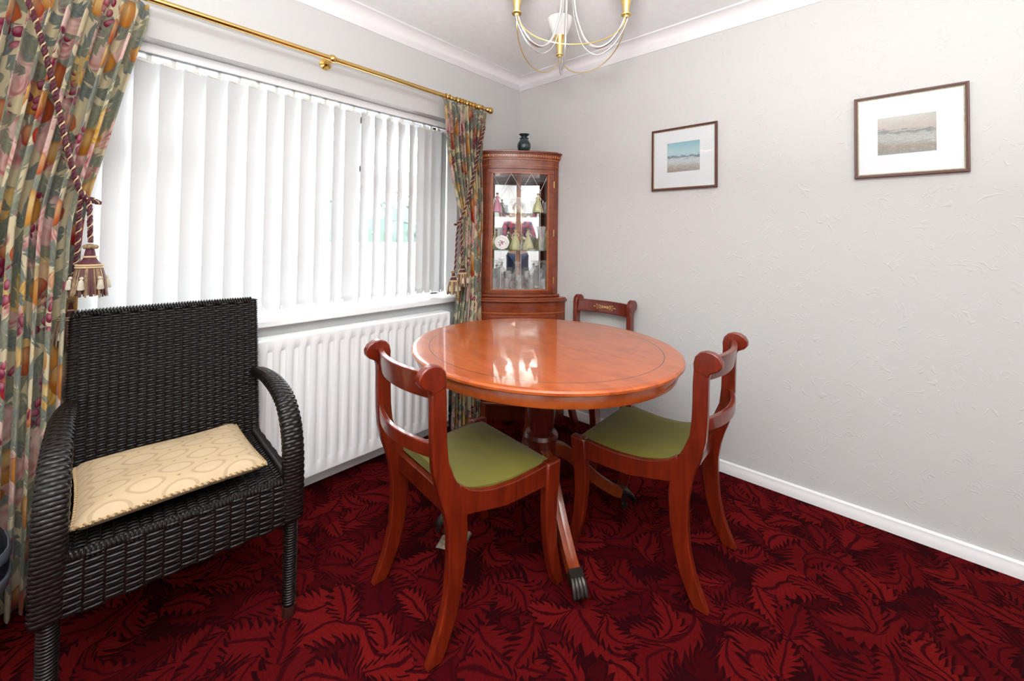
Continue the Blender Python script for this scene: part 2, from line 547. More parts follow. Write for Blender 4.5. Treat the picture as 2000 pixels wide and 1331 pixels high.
def thing(name, label, cat, loc=(0, 0, 0), rz=0, group=None):
    o = bpy.data.objects.new(name, None)
    o.empty_display_size = .05
    COL.objects.link(o)
    o.location = loc
    o.rotation_euler.z = rz
    return tag(o, label, cat, group)


def copy_tree(o, parent=None):
    c = o.copy()
    COL.objects.link(c)
    if parent is not None: c.parent = parent
    for ch in list(o.children): copy_tree(ch, c)
    return c


def part_copy(o, parent, loc=None):
    c = o.copy(); COL.objects.link(c); c.parent = parent
    if loc is not None: c.location = loc
    return c


def struct(o): o['kind'] = 'structure'; return o


def spline(pts, n=8):
    """Catmull-Rom through points"""
    P = [Vector(p) for p in pts]
    P = [P[0] * 2 - P[1]] + P + [P[-1] * 2 - P[-2]]
    out = []
    for i in range(1, len(P) - 2):
        for k in range(n):
            t = k / n
            a, b, c, d = P[i - 1], P[i], P[i + 1], P[i + 2]
            out.append(.5 * ((2 * b) + (c - a) * t + (2 * a - 5 * b + 4 * c - d) * t * t + (3 * b - a - 3 * c + d) * t ** 3))
    out.append(P[-2])
    return out

# ------------------------------------------------------------------ room shell
RX, RY, CH = 3.7, -3.9, 2.37
WY0, WY1, WZ0, WZ1, WD = -2.46, -.60, .80, 1.928, .20      # window opening and reveal depth
struct(MB().b2(-.3, RX + .2, RY - .2, .2, -.12, 0).build('floor', M['carpet'], smooth=0))
struct(MB().b2(-.3, RX + .2, RY - .2, .2, CH, CH + .12).build('ceiling', M['ceiling'], smooth=0))
mb = MB()
mb.b2(-.3, 0, RY - .2, WY0, 0, CH).b2(-.3, 0, WY1, .2, 0, CH).b2(-.3, 0, WY0, WY1, 0, WZ0 - .03).b2(-.3, 0, WY0, WY1, WZ1, CH)
struct(mb.build('wall_window_side', M['wall_w'], smooth=0))
struct(MB().b2(0, RX + .2, 0, .2, 0, CH).build('wall_right', M['wall_r'], smooth=0))
struct(MB().b2(RX, RX + .2, RY - .2, 0, 0, CH).build('wall_far_side', M['rear_paint'], smooth=0))
struct(MB().b2(0, RX, RY - .2, RY, 0, CH).build('wall_rear', M['rear_paint'], smooth=0))
# coving
def cove(n, a, b):
    prof = [(0, 2.29), (.006, 2.29)] + [(.075 - .069 * cos(PI / 2 * k / 8), 2.296 + .066 * sin(PI / 2 * k / 8)) for k in range(9)] + [(.083, 2.362), (.083, CH), (0, CH)]
    return struct(MB().prism(prof, a, b).build(n, M['cornice'], smooth=50))
cove('trim_1', lambda p, z: (p, RY, z), lambda p, z: (p, -p, z))
cove('trim_2', lambda p, z: (p, -p, z), lambda p, z: (RX, -p, z))
# skirting
sk = [(0, 0), (.016, 0), (.016, .034), (.013, .040), (.013, .052), (.004, .057), (0, .057)]
struct(MB().prism(sk, lambda p, z: (0, -p, z), lambda p, z: (RX, -p, z)).build('baseboard_right', M['gloss_white'], smooth=30))
struct(MB().prism(sk, lambda p, z: (p, RY, z), lambda p, z: (p, 0, z)).build('baseboard_window_side', M['gloss_white'], smooth=30))
# brown door on the wall behind the camera (seen only in the cabinet mirror)
d = struct(MB().b2(RX - .045, RX, -1.55, -.75, 0, 2.0).build('door_1', M['cab_wood'], bevel=.004))
for z0, z1 in ((.15, .85), (1.0, 1.85)):
    MB().b2(RX - .055, RX - .046, -1.42, -.88, z0, z1).build('panel', M['cab_wood'], d, bevel=.004)
MB().ball((RX - .09, -1.48, 1.0), .028).build('knob', M['brass'], d)
# sill
mb = MB().b2(-WD, .035, WY0 - .05, WY1 + .05, .776, .806)
struct(mb.build('trim_3', M['gloss_white'], bevel=.006))

# window: frame, mullions, opening lights, panes
win = struct(MB().b2(-WD - .05, -WD + .01, WY0, WY0 + .06, .80, WZ1).b2(-WD - .05, -WD + .01, WY1 - .06, WY1, .80, WZ1)
             .b2(-WD - .05, -WD + .01, WY0, WY1, .80, .862).b2(-WD - .05, -WD + .01, WY0, WY1, WZ1 - .06, WZ1).build('window_1', M['upvc'], bevel=.004))
MU = (-1.84, -1.22)
for y in MU: MB().b2(-WD - .05, -WD + .008, y - .03, y + .03, .862, WZ1 - .06).build('mullion', M['upvc'], win, bevel=.004)
edges = (WY0 + .06, MU[0] - .03, MU[0] + .03, MU[1] - .03, MU[1] + .03, WY1 - .06)
for k in range(3):
    a, b = edges[2 * k], edges[2 * k + 1]
    if k != 1:
        MB().b2(-WD - .05, -WD + .012, a, b, 1.50, 1.55).build('transom', M['upvc'], win, bevel=.004)
        sash = MB().b2(-WD - .04, -WD + .02, a, a + .04, 1.55, WZ1 - .06).b2(-WD - .04, -WD + .02, b - .04, b, 1.55, WZ1 - .06)
        sash.b2(-WD - .04, -WD + .02, a, b, 1.55, 1.59).b2(-WD - .04, -WD + .02, a, b, WZ1 - .10, WZ1 - .06)
        so = sash.build('opening_light', M['upvc'], win, bevel=.003)
        MB().b2(-WD + .02, -WD + .045, (a + b) / 2 - .05, (a + b) / 2 + .05, 1.562, 1.58).build('handle', M['plastic_white'], so, bevel=.003)
        MB().b2(-WD - .022, -WD - .016, a + .03, b - .03, 1.58, WZ1 - .09).build('pane', M['glass'], win, smooth=0)
        MB().b2(-WD - .022, -WD - .016, a, b, .862, 1.50).build('pane', M['glass'], win, smooth=0)
    else:
        MB().b2(-WD - .022, -WD - .016, a, b, .862, WZ1 - .06).build('pane', M['glass'], win, smooth=0)

# outside: patio, garden wall, hedge, shed door
struct(MB().b2(-9, -.3, -12, 8, -.4, -.25).build('patio_ground', mat('patio_slabs', (.42, .40, .38), .9, var=.2, vscale=4), smooth=0))


def brick_mat():
    m, t, p = new_mat('garden_brick')
    b = t.node('ShaderNodeTexBrick')
    x, y, z = t.xyz(t.coord('World'))
    t.put(b.inputs[0], t.comb(y, z, 0.0))
    b.inputs['Scale'].default_value = 1; b.inputs['Brick Width'].default_value = .225; b.inputs['Row Height'].default_value = .075; b.inputs['Mortar Size'].default_value = .01
    b.inputs['Color1'].default_value = (.30, .16, .12, 1); b.inputs['Color2'].default_value = (.38, .23, .18, 1); b.inputs['Mortar'].default_value = (.5, .48, .45, 1)
    t.t.links.new(b.outputs[0], p.inputs['Base Color'])
    p.inputs['Roughness'].default_value = .9
    return m


gw = MB().b2(-4.3, -4.05, -6, 6, -.25, 1.02).build('garden_wall', brick_mat(), smooth=0)
tag(gw, 'brick garden wall seen through the gaps of the blind', 'wall')
MB().b2(-4.33, -4.02, -6, 6, 1.02, 1.08).build('coping', mat('coping_stone', (.55, .53, .50), .9), gw, bevel=.01)
hb = MB()
rr = random.Random(3)
for k in range(2600):
    c = Vector((-4.9 + rr.uniform(-.45, .45), rr.uniform(-4.2, 4.6), 0)); c.z = rr.uniform(-.2, 2.0 + .25 * sin(c.y * 3.1) + .2 * sin(c.y * 7.3))
    q = Quaternion((rr.uniform(-1, 1), rr.uniform(-1, 1), rr.uniform(-1, 1)), rr.uniform(0, 6))
    s = rr.uniform(.06, .12)
    hb.add([c + q @ Vector(p) * s for p in ((-1, 0, 0), (0, -.55, .1), (1, 0, 0), (0, .55, .1))], [(0, 1, 2), (0, 2, 3)])
hg = thing('hedge', 'tall green hedge beyond the garden wall outside the window', 'hedge', (0, 0, 0))
fo = hb.build('foliage', mat('hedge_leaves', (.10, .17, .14), .6, var=.5, vscale=5), hg, smooth=0)
fo['kind'] = 'stuff'
MB().b2(-5.1, -4.7, -4.2, 4.6, -.25, 1.7).build('hedge_core', mat('hedge_twigs', (.06, .10, .08), .9, var=.5, vscale=18), hg, smooth=0)

# ------------------------------------------------------------------ vertical blind
bl = thing('vertical_blind', 'white vertical blind hanging in the window recess', 'blind', (-.085, -1.53, WZ1))
MB().b2(-.022, .022, WY0 + 1.53 + .01, WY1 + 1.53 - .01, -.04, 0).build('headrail', M['upvc'], bl, bevel=.004)
MB().b2(.002, .020, WY0 + 1.53 + .01, WY1 + 1.53 - .01, -.043, -.0405).build('track_slot', M['track_grey'], bl, smooth=0)
sm = MB()
n = 10
SW, ST, SB = .089, -.068, -1.098
secs = []
for k in range(n + 1):
    a = (k / n - .5) * SW
    secs.append([(-.0035 * cos(PI * k / n), a, ST), (-.0035 * cos(PI * k / n), a, SB)])
sm.loft(secs, ring=False)
# hem pocket at the foot
secs = [[(-.0035 * cos(PI * k / n) + .0015, (k / n - .5) * SW * .97, SB + .035), (-.0035 * cos(PI * k / n) + .0015, (k / n - .5) * SW * .97, SB + .002)] for k in range(n + 1)]
sm.loft(secs, ring=False)
slat_me = sm.mesh('slat', M['slat'])
hang_me = MB().box((0, 0, -.054), (.012, .014, .024)).box((0, 0, -.0665), (.004, .072, .012)).mesh('hanger', M['plastic_white'], 0)
clip_me = MB().box((.004, 0, SB + .012), (.006, .008, .016)).mesh('chain_clip', M['plastic_white'], 0)
ys = []
y = WY1 - .045
for k in range(25):
    ys.append(y)
    y -= .0765 if k > 2 else .055
for k, y in enumerate(ys):
    if y < WY0 + .03: break
    ang = rad(37 + random.uniform(-3, 3))
    if k in (1, 2, 3): ang = rad(8)
    if k in (9,): ang = rad(6)
    if y < -1.40: ang = rad(20 + random.uniform(-2, 2))
    so = bpy.data.objects.new('slat', slat_me); COL.objects.link(so); so.parent = bl
    so.location = (0, y + 1.53, 0); so.rotation_euler.z = ang
    for nm, me, yy in (('hanger', hang_me, 0), ('chain_clip', clip_me, -.04), ('chain_clip', clip_me, .04)):
        h = bpy.data.objects.new(nm, me); COL.objects.link(h); h.parent = so; h.location.y = yy
mb = MB()
mb.tube([(.004, ys[0] + 1.53 - .0765 * 0 + q, SB + .01 - .006 * abs(sin(q * 41))) for q in np.linspace(.03, -1.76, 150)], .0012, 4)
mb.build('bead_chain', M['plastic_white'], bl)

# ------------------------------------------------------------------ radiator
ra = thing('radiator', 'white double panel radiator below the window', 'radiator', (0, -1.51, 0))
RL = .775
def rad_panel(xf, name, depth):
    """pressed panel: top and bottom flats with vertical channels between"""
    zs = [.087, .092, .135, .150, .680, .695, .733, .738]
    pitch = .0525
    ys_ = [-RL]
    k0 = -RL + .025
    while k0 + pitch < RL:
        ys_ += [k0 + pitch * q for q in (.22, .32, .68, .78)]
        k0 += pitch
    ys_.append(RL)
    mb = MB()
    idx = {}
    for i, yy in enumerate(ys_):
        chan = ((i - 1) % 4 in (1, 2)) if 0 < i < len(ys_) - 1 else False
        for j, z in enumerate(zs):
            x = xf
            if j in (3, 4) and chan: x = xf - .013
            if j in (0, 7): x = xf - .012
            idx[i, j] = len(mb.v); mb.v.append((x, yy, z))
    for i in range(len(ys_) - 1):
        for j in range(len(zs) - 1):
            mb.f.append((idx[i, j], idx[i + 1, j], idx[i + 1, j + 1], idx[i, j + 1]))
    mb.b2(xf - depth, xf - .012, -RL, RL, .087, .738)
    return mb.build(name, M['radiator'], ra, smooth=60)
rad_panel(.112, 'front_panel', .022)
rad_panel(.062, 'back_panel', .02)
MB().b2(.046, .102, -RL + .01, RL - .01, .738, .7405).build('top_grille', M['radiator'], ra, smooth=0)
for s in (-1, 1): MB().b2(.038, .106, s * RL - .003, s * RL + .003, .10, .725).build('side_cover', M['radiator'], ra, smooth=0)
v = MB().tube([(.075, RL, .115), (.075, RL + .04, .115)], .011, 10).build('valve', M['silver'], ra)
MB().lathe([(.001, .10), (.015, .10), (.016, .135), (.012, .150), (.001, .152)], 12, (.075, RL + .045, 0)).build('valve_cap', M['black'], v)
MB().tube([(.075, RL + .045, 0), (.075, RL + .045, .10)], .0075, 8).build('pipe', M['dark_brass'], v)
for s in (-.5, .5): MB().b2(.002, .042, s - .02, s + .02, .3, .62).build('wall_bracket', M['radiator'], ra, smooth=0)

# ------------------------------------------------------------------ curtain pole
PX, PZ = .085, 2.036
cp = thing('curtain_pole', 'polished brass curtain pole above the window', 'curtain pole', (0, 0, 0))
MB().tube([(PX, -2.82, PZ), (PX, -.43, PZ)], .0125, 16).build('rod', M['brass'], cp)
for y, s in ((-.43, 1), (-2.82, -1)):
    f = MB().lathe([(.0125, -.005), (.017, 0), (.017, .012), (.012, .016), (.020, .022), (.023, .034), (.020, .046), (.010, .052), (.001, .053)], 16, axis='y')
    if s < 0: f.v = [(x, -yy, z) for x, yy, z in f.v]; f.f = [q[::-1] for q in f.f]
    f.build('finial', M['brass'], cp, loc=(PX, y, PZ))
for y in (-1.462, -2.62, -.50):
    b = MB().lathe([(.001, 0), (.028, 0), (.028, .006), (.012, .012), (.010, .060), (.012, .072)], 16, axis='x').build('bracket', M['brass'], cp, loc=(0, y, PZ - .004))
    MB().ball((PX, 0, .004), .020, 14, 8).build('bracket_cup', M['brass'], b)
ring_me = MB().tube([(.021 * cos(a), 0, .021 * sin(a) - .006) for a in np.linspace(0, 2 * PI, 20, endpoint=False)], .0032, 6, closed=True).mesh('curtain_ring', M['brass'])
eye_me = MB().tube([(.005 * cos(a), 0, .005 * sin(a) - .034) for a in np.linspace(0, 2 * PI, 10, endpoint=False)], .0015, 5, closed=True).mesh('ring_eye', M['brass'])
def rings(ys_):
    for y in ys_:
        o = bpy.data.objects.new('curtain_ring', ring_me); COL.objects.link(o); o.parent = cp; o.location = (PX, y, PZ); o.rotation_euler.z = random.uniform(-.3, .3)
        e = bpy.data.objects.new('ring_eye', eye_me); COL.objects.link(e); e.parent = o
rings([-.775, -.745, -.69, -.665, -.64, -.615, -.59, -.565, -.54, -.475])
rings(list(np.linspace(-2.16, -2.76, 14)))

# ------------------------------------------------------------------ curtains
def interp(tab, z):
    zs = [a for a, _ in tab]
    return float(np.interp(z, zs, [b for _, b in tab]))

def smooth_interp(tab, z):
    return sum(interp(tab, z + d) for d in (-.06, -.03, 0, .03, .06)) / 5

def curtain(name, label, left, right, folds, tieside, z_tie, ztop, zbot, xbase, amp_tab, width, seed):
    """draped, pleated curtain: left/right edge tables give y against height"""
    rr = random.Random(seed)
    nu, nv = folds * 16, 90
    ph = [rr.uniform(-.5, .5) for _ in range(folds + 1)]
    ampv = [rr.uniform(.65, 1.25) for _ in range(folds + 1)]
    mb = MB()
    for j in range(nv + 1):
        z = ztop + (zbot - ztop) * j / nv
        L, Rr = smooth_interp(left, z), smooth_interp(right, z)
        A = smooth_interp(amp_tab, z)
        head = max(0, (z - (ztop - .09)) / .09)
        for i in range(nu + 1):
            s = i / nu
            k = s * folds
            kk = min(int(k), folds - 1); fr = k - kk
            am = ampv[kk] * (1 - fr) + ampv[kk + 1] * fr
            p_ = ph[kk] * (1 - fr) + ph[kk + 1] * fr
            a = 2 * PI * k + p_ * (1 - head)
            wv = sin(a) + .25 * sin(2 * a + p_ * 3 + z * 1.5)
            y = L + (Rr - L) * s + .012 * cos(a) * (1 - head) * am
            # drape swing between heading and tie
            x = xbase + A * am * wv * (1 - .45 * head) + .006 * sin(7 * z + 5 * s)
            mb.v.append((x, y, z))
            mb.uv[len(mb.v) - 1] = (s * width + .013 * sin(z * 4), z)
    w_ = nu + 1
    for j in range(nv):
        for i in range(nu):
            mb.f.append((j * w_ + i, j * w_ + i + 1, (j + 1) * w_ + i + 1, (j + 1) * w_ + i))
    o = mb.build(name, M['floral'], smooth=80)
    me = o.data
    uvl = me.uv_layers.new(name='UVMap')
    for lp in me.loops: uvl.data[lp.index].uv = mb.uv[lp.vertex_index]
    sd = o.modifiers.new('cloth', 'SOLIDIFY'); sd.thickness = .003
    return tag(o, label, 'curtain', 'floral curtains')

curtain('curtain', 'long fruit and flower print curtain behind the wicker armchair',
        [(.02, -2.80), (1.30, -2.79), (2.01, -2.79)],
        [(.02, -2.30), (.60, -2.30), (.94, -2.297), (1.20, -2.292), (1.30, -2.280), (1.47, -2.243), (1.69, -2.200), (1.876, -2.160), (2.01, -2.128)],
        17, 1, 1.30, 2.012, .02, .088, [(.05, .027), (1.0, .026), (1.30, .024), (1.6, .026), (1.95, .022), (2.01, .016)], 1.9, 5)
curtain('curtain', 'tied-back fruit and flower print curtain beside the corner cabinet',
        [(.05, -.705), (.64, -.695), (.76, -.675), (1.10, -.655), (1.30, -.640), (1.48, -.696), (1.72, -.761), (2.01, -.805)],
        [(.05, -.455), (1.0, -.460), (1.73, -.470), (1.95, -.450), (2.01, -.435)],
        10, -1, 1.30, 2.008, .02, .095, [(.05, .028), (1.0, .026), (1.30, .022), (1.6, .025), (1.95, .022), (2.01, .016)], 1.2, 11)

# ------------------------------------------------------------------ tie-back cords and tassels
def rope(name, parent, pts, r=.0065, pitch=.034, n=6):
    path = spline(pts, n)
    fine = []
    for a, b in zip(path, path[1:]):
        m_ = max(2, int((b - a).length / .0045))
        fine += [a.lerp(b, k / m_) for k in range(m_)]
    fine.append(path[-1])
    L = [0]
    for a, b in zip(fine, fine[1:]): L.append(L[-1] + (b - a).length)
    for q in range(3):
        out = []
        nrm = Vector((1, 0, 0))
        for i, p in enumerate(fine):
            tg = (fine[min(i + 1, len(fine) - 1)] - fine[max(i - 1, 0)]).normalized()
            nrm = (nrm - tg * nrm.dot(tg)).normalized()
            bn = tg.cross(nrm)
            a = 2 * PI * (L[i] / pitch + q / 3)
            rr_ = r * (.62 if q < 2 else .95)
            out.append(p + (nrm * cos(a) + bn * sin(a)) * rr_)
        MB().tube(out, r * (.68 if q < 2 else .30), 6).build('cord_strand', M['rope_red'] if q < 2 else M['rope_gold'], parent)

def tassel(name, label, loc, s=1.0, tilt=0):
    t = thing(name, label, 'tassel', loc, random.uniform(0, 1), 'curtain tie tassels')
    k = MB()
    for a in np.linspace(0, 2 * PI, 7, endpoint=False): k.ball((.013 * s * cos(a), .013 * s * sin(a), -.010 * s), .0072 * s, 7, 5)
    k.lathe([(.004 * s, 0), (.010 * s, -.002 * s), (.010 * s, -.018 * s), (.004 * s, -.02 * s)], 10)
    k.build('knot', M['fringe'], t)
    MB().lathe([(.010 * s, -.016 * s), (.013 * s, -.032 * s), (.014 * s, -.044 * s), (.022 * s, -.058 * s), (.030 * s, -.068 * s)], 14).build('neck', M['rope_red'], t)
    for z, r in ((-.042, .0155), (-.068, .031), (-.075, .0315)):
        MB().tube([(r * s * cos(a), r * s * sin(a), z * s) for a in np.linspace(0, 2 * PI, 20, endpoint=False)], .0032 * s, 6, closed=True).build('gold_band', M['rope_gold'], t)
    frs = [MB(), MB(), MB()]
    rr_ = random.Random(int(loc[2] * 1000))
    for a in np.linspace(0, 2 * PI, 64, endpoint=False):
        r0, r1 = .029 * s, (.042 + rr_.uniform(-.006, .006)) * s
        zb = -(.165 + rr_.uniform(-.008, .006)) * s
        frs[rr_.choice((0, 0, 1, 1, 2))].tube([(r0 * cos(a), r0 * sin(a), -.074 * s), ((r0 + .008 * s) * cos(a), (r0 + .008 * s) * sin(a), -.11 * s), (r1 * cos(a + .05), r1 * sin(a + .05), zb)], .0024 * s, 5)
    for fr, fm in zip(frs, ('fringe', 'fringe_dark', 'rope_gold')):
        f = fr.build('fringe', M[fm], t); f['kind'] = 'stuff'
    for a in np.linspace(0, 2 * PI, 6, endpoint=False):
        m_ = MB()
        x, y = .041 * s * cos(a), .041 * s * sin(a)
        m_.ball((x, y, -.108 * s), .0055 * s, 8, 5)
        m_.lathe([(.002 * s, -.112 * s), (.006 * s, -.116 * s), (.0095 * s, -.140 * s), (.008 * s, -.144 * s), (.001, -.142 * s)], 10, (x * 1.06, y * 1.06, 0))
        m_.build('small_tassel', M['fringe_pale'], t)
    return t

tb = thing('curtain_tieback', 'burgundy and gold twisted cord slung across the long curtain', 'tieback', (0, 0, 0), 0, 'curtain tiebacks')
rope('cord', tb, [(.16, -2.47, 2.02), (.165, -2.417, 1.885), (.17, -2.39, 1.795), (.175, -2.357, 1.64), (.178, -2.322, 1.445), (.172, -2.292, 1.318), (.168, -2.278, 1.292)])
rope('cord', tb, [(.17, -2.288, 1.315), (.166, -2.272, 1.285), (.168, -2.268, 1.25), (.168, -2.264, 1.155)], .006)
rope('cord', tb, [(.165, -2.288, 1.30), (.150, -2.290, 1.25), (.12, -2.292, 1.10), (.050, -2.300, .972)], .006)
rope('cord', tb, [(.168, -2.280, 1.292), (.12, -2.245, 1.285), (.06, -2.26, 1.30)], .006)
tassel('tassel', 'large fringed tassel hanging highest, beside the long curtain above the armchair', (.168, -2.264, 1.150), 1.0)
tassel('tassel', 'fringed tassel mostly hidden behind the wicker chair back', (.050, -2.302, .966), .9)
tb = thing('curtain_tieback', 'burgundy and gold twisted cord around the curtain by the corner cabinet', 'tieback', (0, 0, 0), 0, 'curtain tiebacks')
rope('cord', tb, [(.05, -.43, 1.92), (.14, -.500, 1.885), (.155, -.560, 1.74), (.16, -.607, 1.56), (.165, -.655, 1.41), (.165, -.700, 1.305), (.150, -.715, 1.27)])
rope('cord', tb, [(.155, -.712, 1.275), (.150, -.722, 1.20), (.150, -.728, 1.08), (.150, -.735, .985)], .0055)
rope('cord', tb, [(.160, -.700, 1.285), (.165, -.700, 1.20), (.165, -.694, 1.10), (.165, -.690, 1.030)], .0055)
rope('cord', tb, [(.155, -.712, 1.275), (.10, -.70, 1.26), (.05, -.62, 1.27)], .0055)
tassel('tassel', 'fringed tassel at the front, hanging by the right end of the sill', (.165, -.690, 1.028), .82)
tassel('tassel', 'fringed tassel hanging lowest beside the right end of the sill', (.148, -.742, .985), .82)

# ------------------------------------------------------------------ dining chairs
def dining_chair():
    t = thing('dining_chair', '', 'chair')
    W = M['chair_wood']
    def side_y(x): return .180 + (.212 - .180) * (x / .47)      # half width to the middle of a side frame
    TH = .026
    cl = [(0.0, 0, .046), (.020, .040, .047), (.043, .095, .050), (.062, .170, .054), (.071, .250, .060), (.073, .330, .066), (.066, .390, .070),
          (.050, .440, .066), (.028, .490, .058), (.012, .540, .051), (.006, .600, .049), (.004, .660, .048), (.003, .720, .048), (.000, .765, .048)]
    ctr = [Vector((p[0], 0, p[1])) for p in cl]
    for s in (-1, 1):
        secs = []
        for i, c in enumerate(ctr):
            tg = (ctr[min(i + 1, len(ctr) - 1)] - ctr[max(i - 1, 0)]).normalized()
            if i == 0: tg = Vector((0, 0, 1))
            nx = Vector((tg.z, 0, -tg.x)); wd = cl[i][2] / 2
            y = s * side_y(.05)
            secs.append([c - nx * wd + Vector((0, y - TH / 2, 0)), c + nx * wd + Vector((0, y - TH / 2, 0)), c + nx * wd + Vector((0, y + TH / 2, 0)), c - nx * wd + Vector((0, y + TH / 2, 0))])
        # roll over at the top
        ys_ = s * side_y(.05)
        mb = MB().loft(secs)
        kn = [(.024, .760), (.025, .785), (.020, .806), (.006, .822), (-.014, .829), (-.036, .827), (-.054, .816), (-.063, .800), (-.062, .784), (-.052, .771), (-.038, .764), (-.026, .757), (-.024, .745)]
        mb.prism(kn, lambda x, z: (x, ys_ - TH / 2 - .001, z), lambda x, z: (x, ys_ + TH / 2 + .001, z))
        mb.build('back_leg', W, t, bevel=.004)
        fl_ = [(.440, .425, .062), (.436, .36, .062), (.428, .29, .056), (.428, .22, .050), (.436, .14, .046), (.452, .07, .044), (.475, 0, .042)]
        secs = []
        for x, z, wd in fl_:
            yc = s * (side_y(.44))
            secs.append([(x - wd / 2, yc - .017, z), (x + wd / 2, yc - .017, z), (x + wd / 2, yc + .017, z), (x - wd / 2, yc + .017, z)])
        MB().loft(secs[::-1]).build('front_leg', W, t, bevel=.006)
        # side rail, dipped on top and bottom
        secs = []
        for k in range(13):
            x = .075 + (.42 - .075) * k / 12
            top = float(np.interp(x, [.075, .10, .14, .20, .28, .36, .43], [.470, .449, .430, .416, .411, .416, .424]))
            bot = float(np.interp(x, [.075, .10, .24, .40], [.385, .374, .347, .350]))
            yc = s * side_y(x)
            secs.append([(x, yc - .011, bot), (x, yc + .011, bot), (x, yc + .011, top), (x, yc - .011, top)])
        MB().loft(secs).build('side_rail', W, t, bevel=.003)
    yf = side_y(.44)
    MB().b2(.425, .449, -yf, yf, .345, .408).build('front_rail', W, t, bevel=.003)
    yb = side_y(.05)
    MB().b2(.060, .082, -yb, yb, .360, .420).build('back_rail', W, t, bevel=.003)
    def bowed(name, z0, z1, x0, bow, th, lean):
        secs = []
        for k in range(17):
            y = -yb + 2 * yb * k / 16
            q = x0 - bow * (1 - (y / yb) ** 2)
            secs.append([(q - th / 2, y, z0), (q + th / 2, y, z0), (q + th / 2 + lean, y, z1), (q - th / 2 + lean, y, z1)])
        return MB().loft(secs).build(name, W, t, bevel=.003)
    cr = bowed('crest_rail', .728, .802, .004, .038, .020, -.012)
    inl = MB()
    for k in range(9):
        y = -.07 + .14 * k / 8
        q = .004 - .038 * (1 - (y / yb) ** 2) + .0105
        for dz in (-.008, .008) if k not in (0, 8) else (0,):
            inl.ball((q - .006 * (.765 + dz - .728) / .074 + -.003, y, .765 + dz * (1 + .6 * cos(k * PI / 4))), .006, 6, 4, (.25, 1.3, .7))
        inl.ball((q - .006 * .5 - .003, y + .006, .765), .005, 6, 4, (.25, 1.6, .5))
    inl.build('brass_inlay', M['gold'], cr)
    for z in (.735, .795):
        ln = [(.004 - .038 * (1 - (y / yb) ** 2) + .0098 - .012 * (z - .728) / .074, y, z) for y in np.linspace(-yb + .015, yb - .015, 15)]
        MB().tube(ln, .0013, 4).build('string_line', M['dark_wood'], cr)
    bowed('lower_back_rail', .565, .607, .002, .042, .017, -.002)
    # drop-in seat
    nu, nv = 20, 16
    top = {}
    mb = MB()
    def st(u, v_):
        x = .078 + (.446 - .078) * u
        hw = side_y(x) - .008
        base = float(np.interp(x, [.078, .10, .14, .20, .28, .36, .446], [.455, .446, .434, .422, .417, .421, .418]))
        dome = .017 * (1 - (2 * v_ - 1) ** 4) * (1 - (2 * u - 1) ** 6)
        return Vector((x, (2 * v_ - 1) * hw, base + dome))
    for i in range(nu + 1):
        for j in range(nv + 1):
            top[i, j] = len(mb.v); mb.v.append(tuple(st(i / nu, j / nv)))
    for i in range(nu):
        for j in range(nv): mb.f.append((top[i, j], top[i + 1, j], top[i + 1, j + 1], top[i, j + 1]))
    rim = [(i, 0) for i in range(nu)] + [(nu, j) for j in range(nv)] + [(i, nv) for i in range(nu, 0, -1)] + [(0, j) for j in range(nv, 0, -1)]
    lo = {}
    for r_ in rim:
        x, y, z = mb.v[top[r_]]; lo[r_] = len(mb.v); mb.v.append((x, y, z - .03))
    for a, b in zip(rim, rim[1:] + rim[:1]): mb.f.append((top[b], top[a], lo[a], lo[b]))
    mb.f.append(tuple(lo[r_] for r_ in rim))
    mb.build('seat_pad', M['seat_green'], t, smooth=60)
    return t

ch = dining_chair()
def place(o, rear, ang, label):
    o.location = (rear[0], rear[1], 0)
    o.rotation_euler.z = rad(ang)
    return tag(o, label, 'chair', 'dining chairs around the table')
c2, c3 = copy_tree(ch), copy_tree(ch)
place(ch, (.939, -1.586), 83, 'mahogany dining chair in front of the radiator, back towards the viewer')
place(c2, (1.607, -.735), 182, 'mahogany dining chair with green seat standing sideways near the picture wall')
place(c3, (.765, -.082), 270, 'mahogany dining chair behind the table with brass inlay on its crest rail')

# ------------------------------------------------------------------ dining table
TX, TY, TZ = .976, -.945, .742
tb = thing('dining_table', 'oval-round polished yew pedestal dining table', 'table', (TX, TY, 0), rad(-8))
EA, EB = .568, .530
JA = rad(15)           # joint between the two leaves, in table coordinates
for s in (0, 1):
    prof = [(.0, TZ), (.5, TZ), (.965, TZ), (.976, TZ - .0002), (.990, TZ - .002), (1.0, TZ - .007), (1.0, TZ - .014), (.988, TZ - .018), (.965, TZ - .022), (0, TZ - .022)]
    secs = []
    for k in range(49):
        a = JA + s * PI + PI * k / 48
        g = 0.0
        nx, ny = -sin(JA + s * PI), cos(JA + s * PI)
        secs.append([Vector((EA * r * cos(a) + nx * g, EB * r * sin(a) + ny * g, z)) for r, z in prof])
    mb = MB(); mb.loft(secs, caps=True)
    mb.build('table_top', M['table_wood'], tb, smooth=12)
MB().box((0, 0, TZ + .00005), (2 * .552, .0022, .0005), Matrix.Rotation(JA, 3, 'Z')).build('leaf_joint', M['cab_light'], tb, smooth=0)
def ering(prof, n=96):
    secs = [[Vector(((EA + d) * cos(2 * PI * k / n), (EB + d) * sin(2 * PI * k / n), z)) for d, z in prof] for k in range(n)]
    return MB().loft(secs, closed=True)
ering([(-.028, TZ - .022), (-.024, TZ - .030), (-.022, TZ - .050), (-.026, TZ - .062), (-.046, TZ - .062), (-.046, TZ - .022)]).build('apron', M['edge_wood'], tb, smooth=40)
MB().b2(-.30, .30, -.05, .05, TZ - .065, TZ - .022).build('bearer', M['dark_wood'], tb)
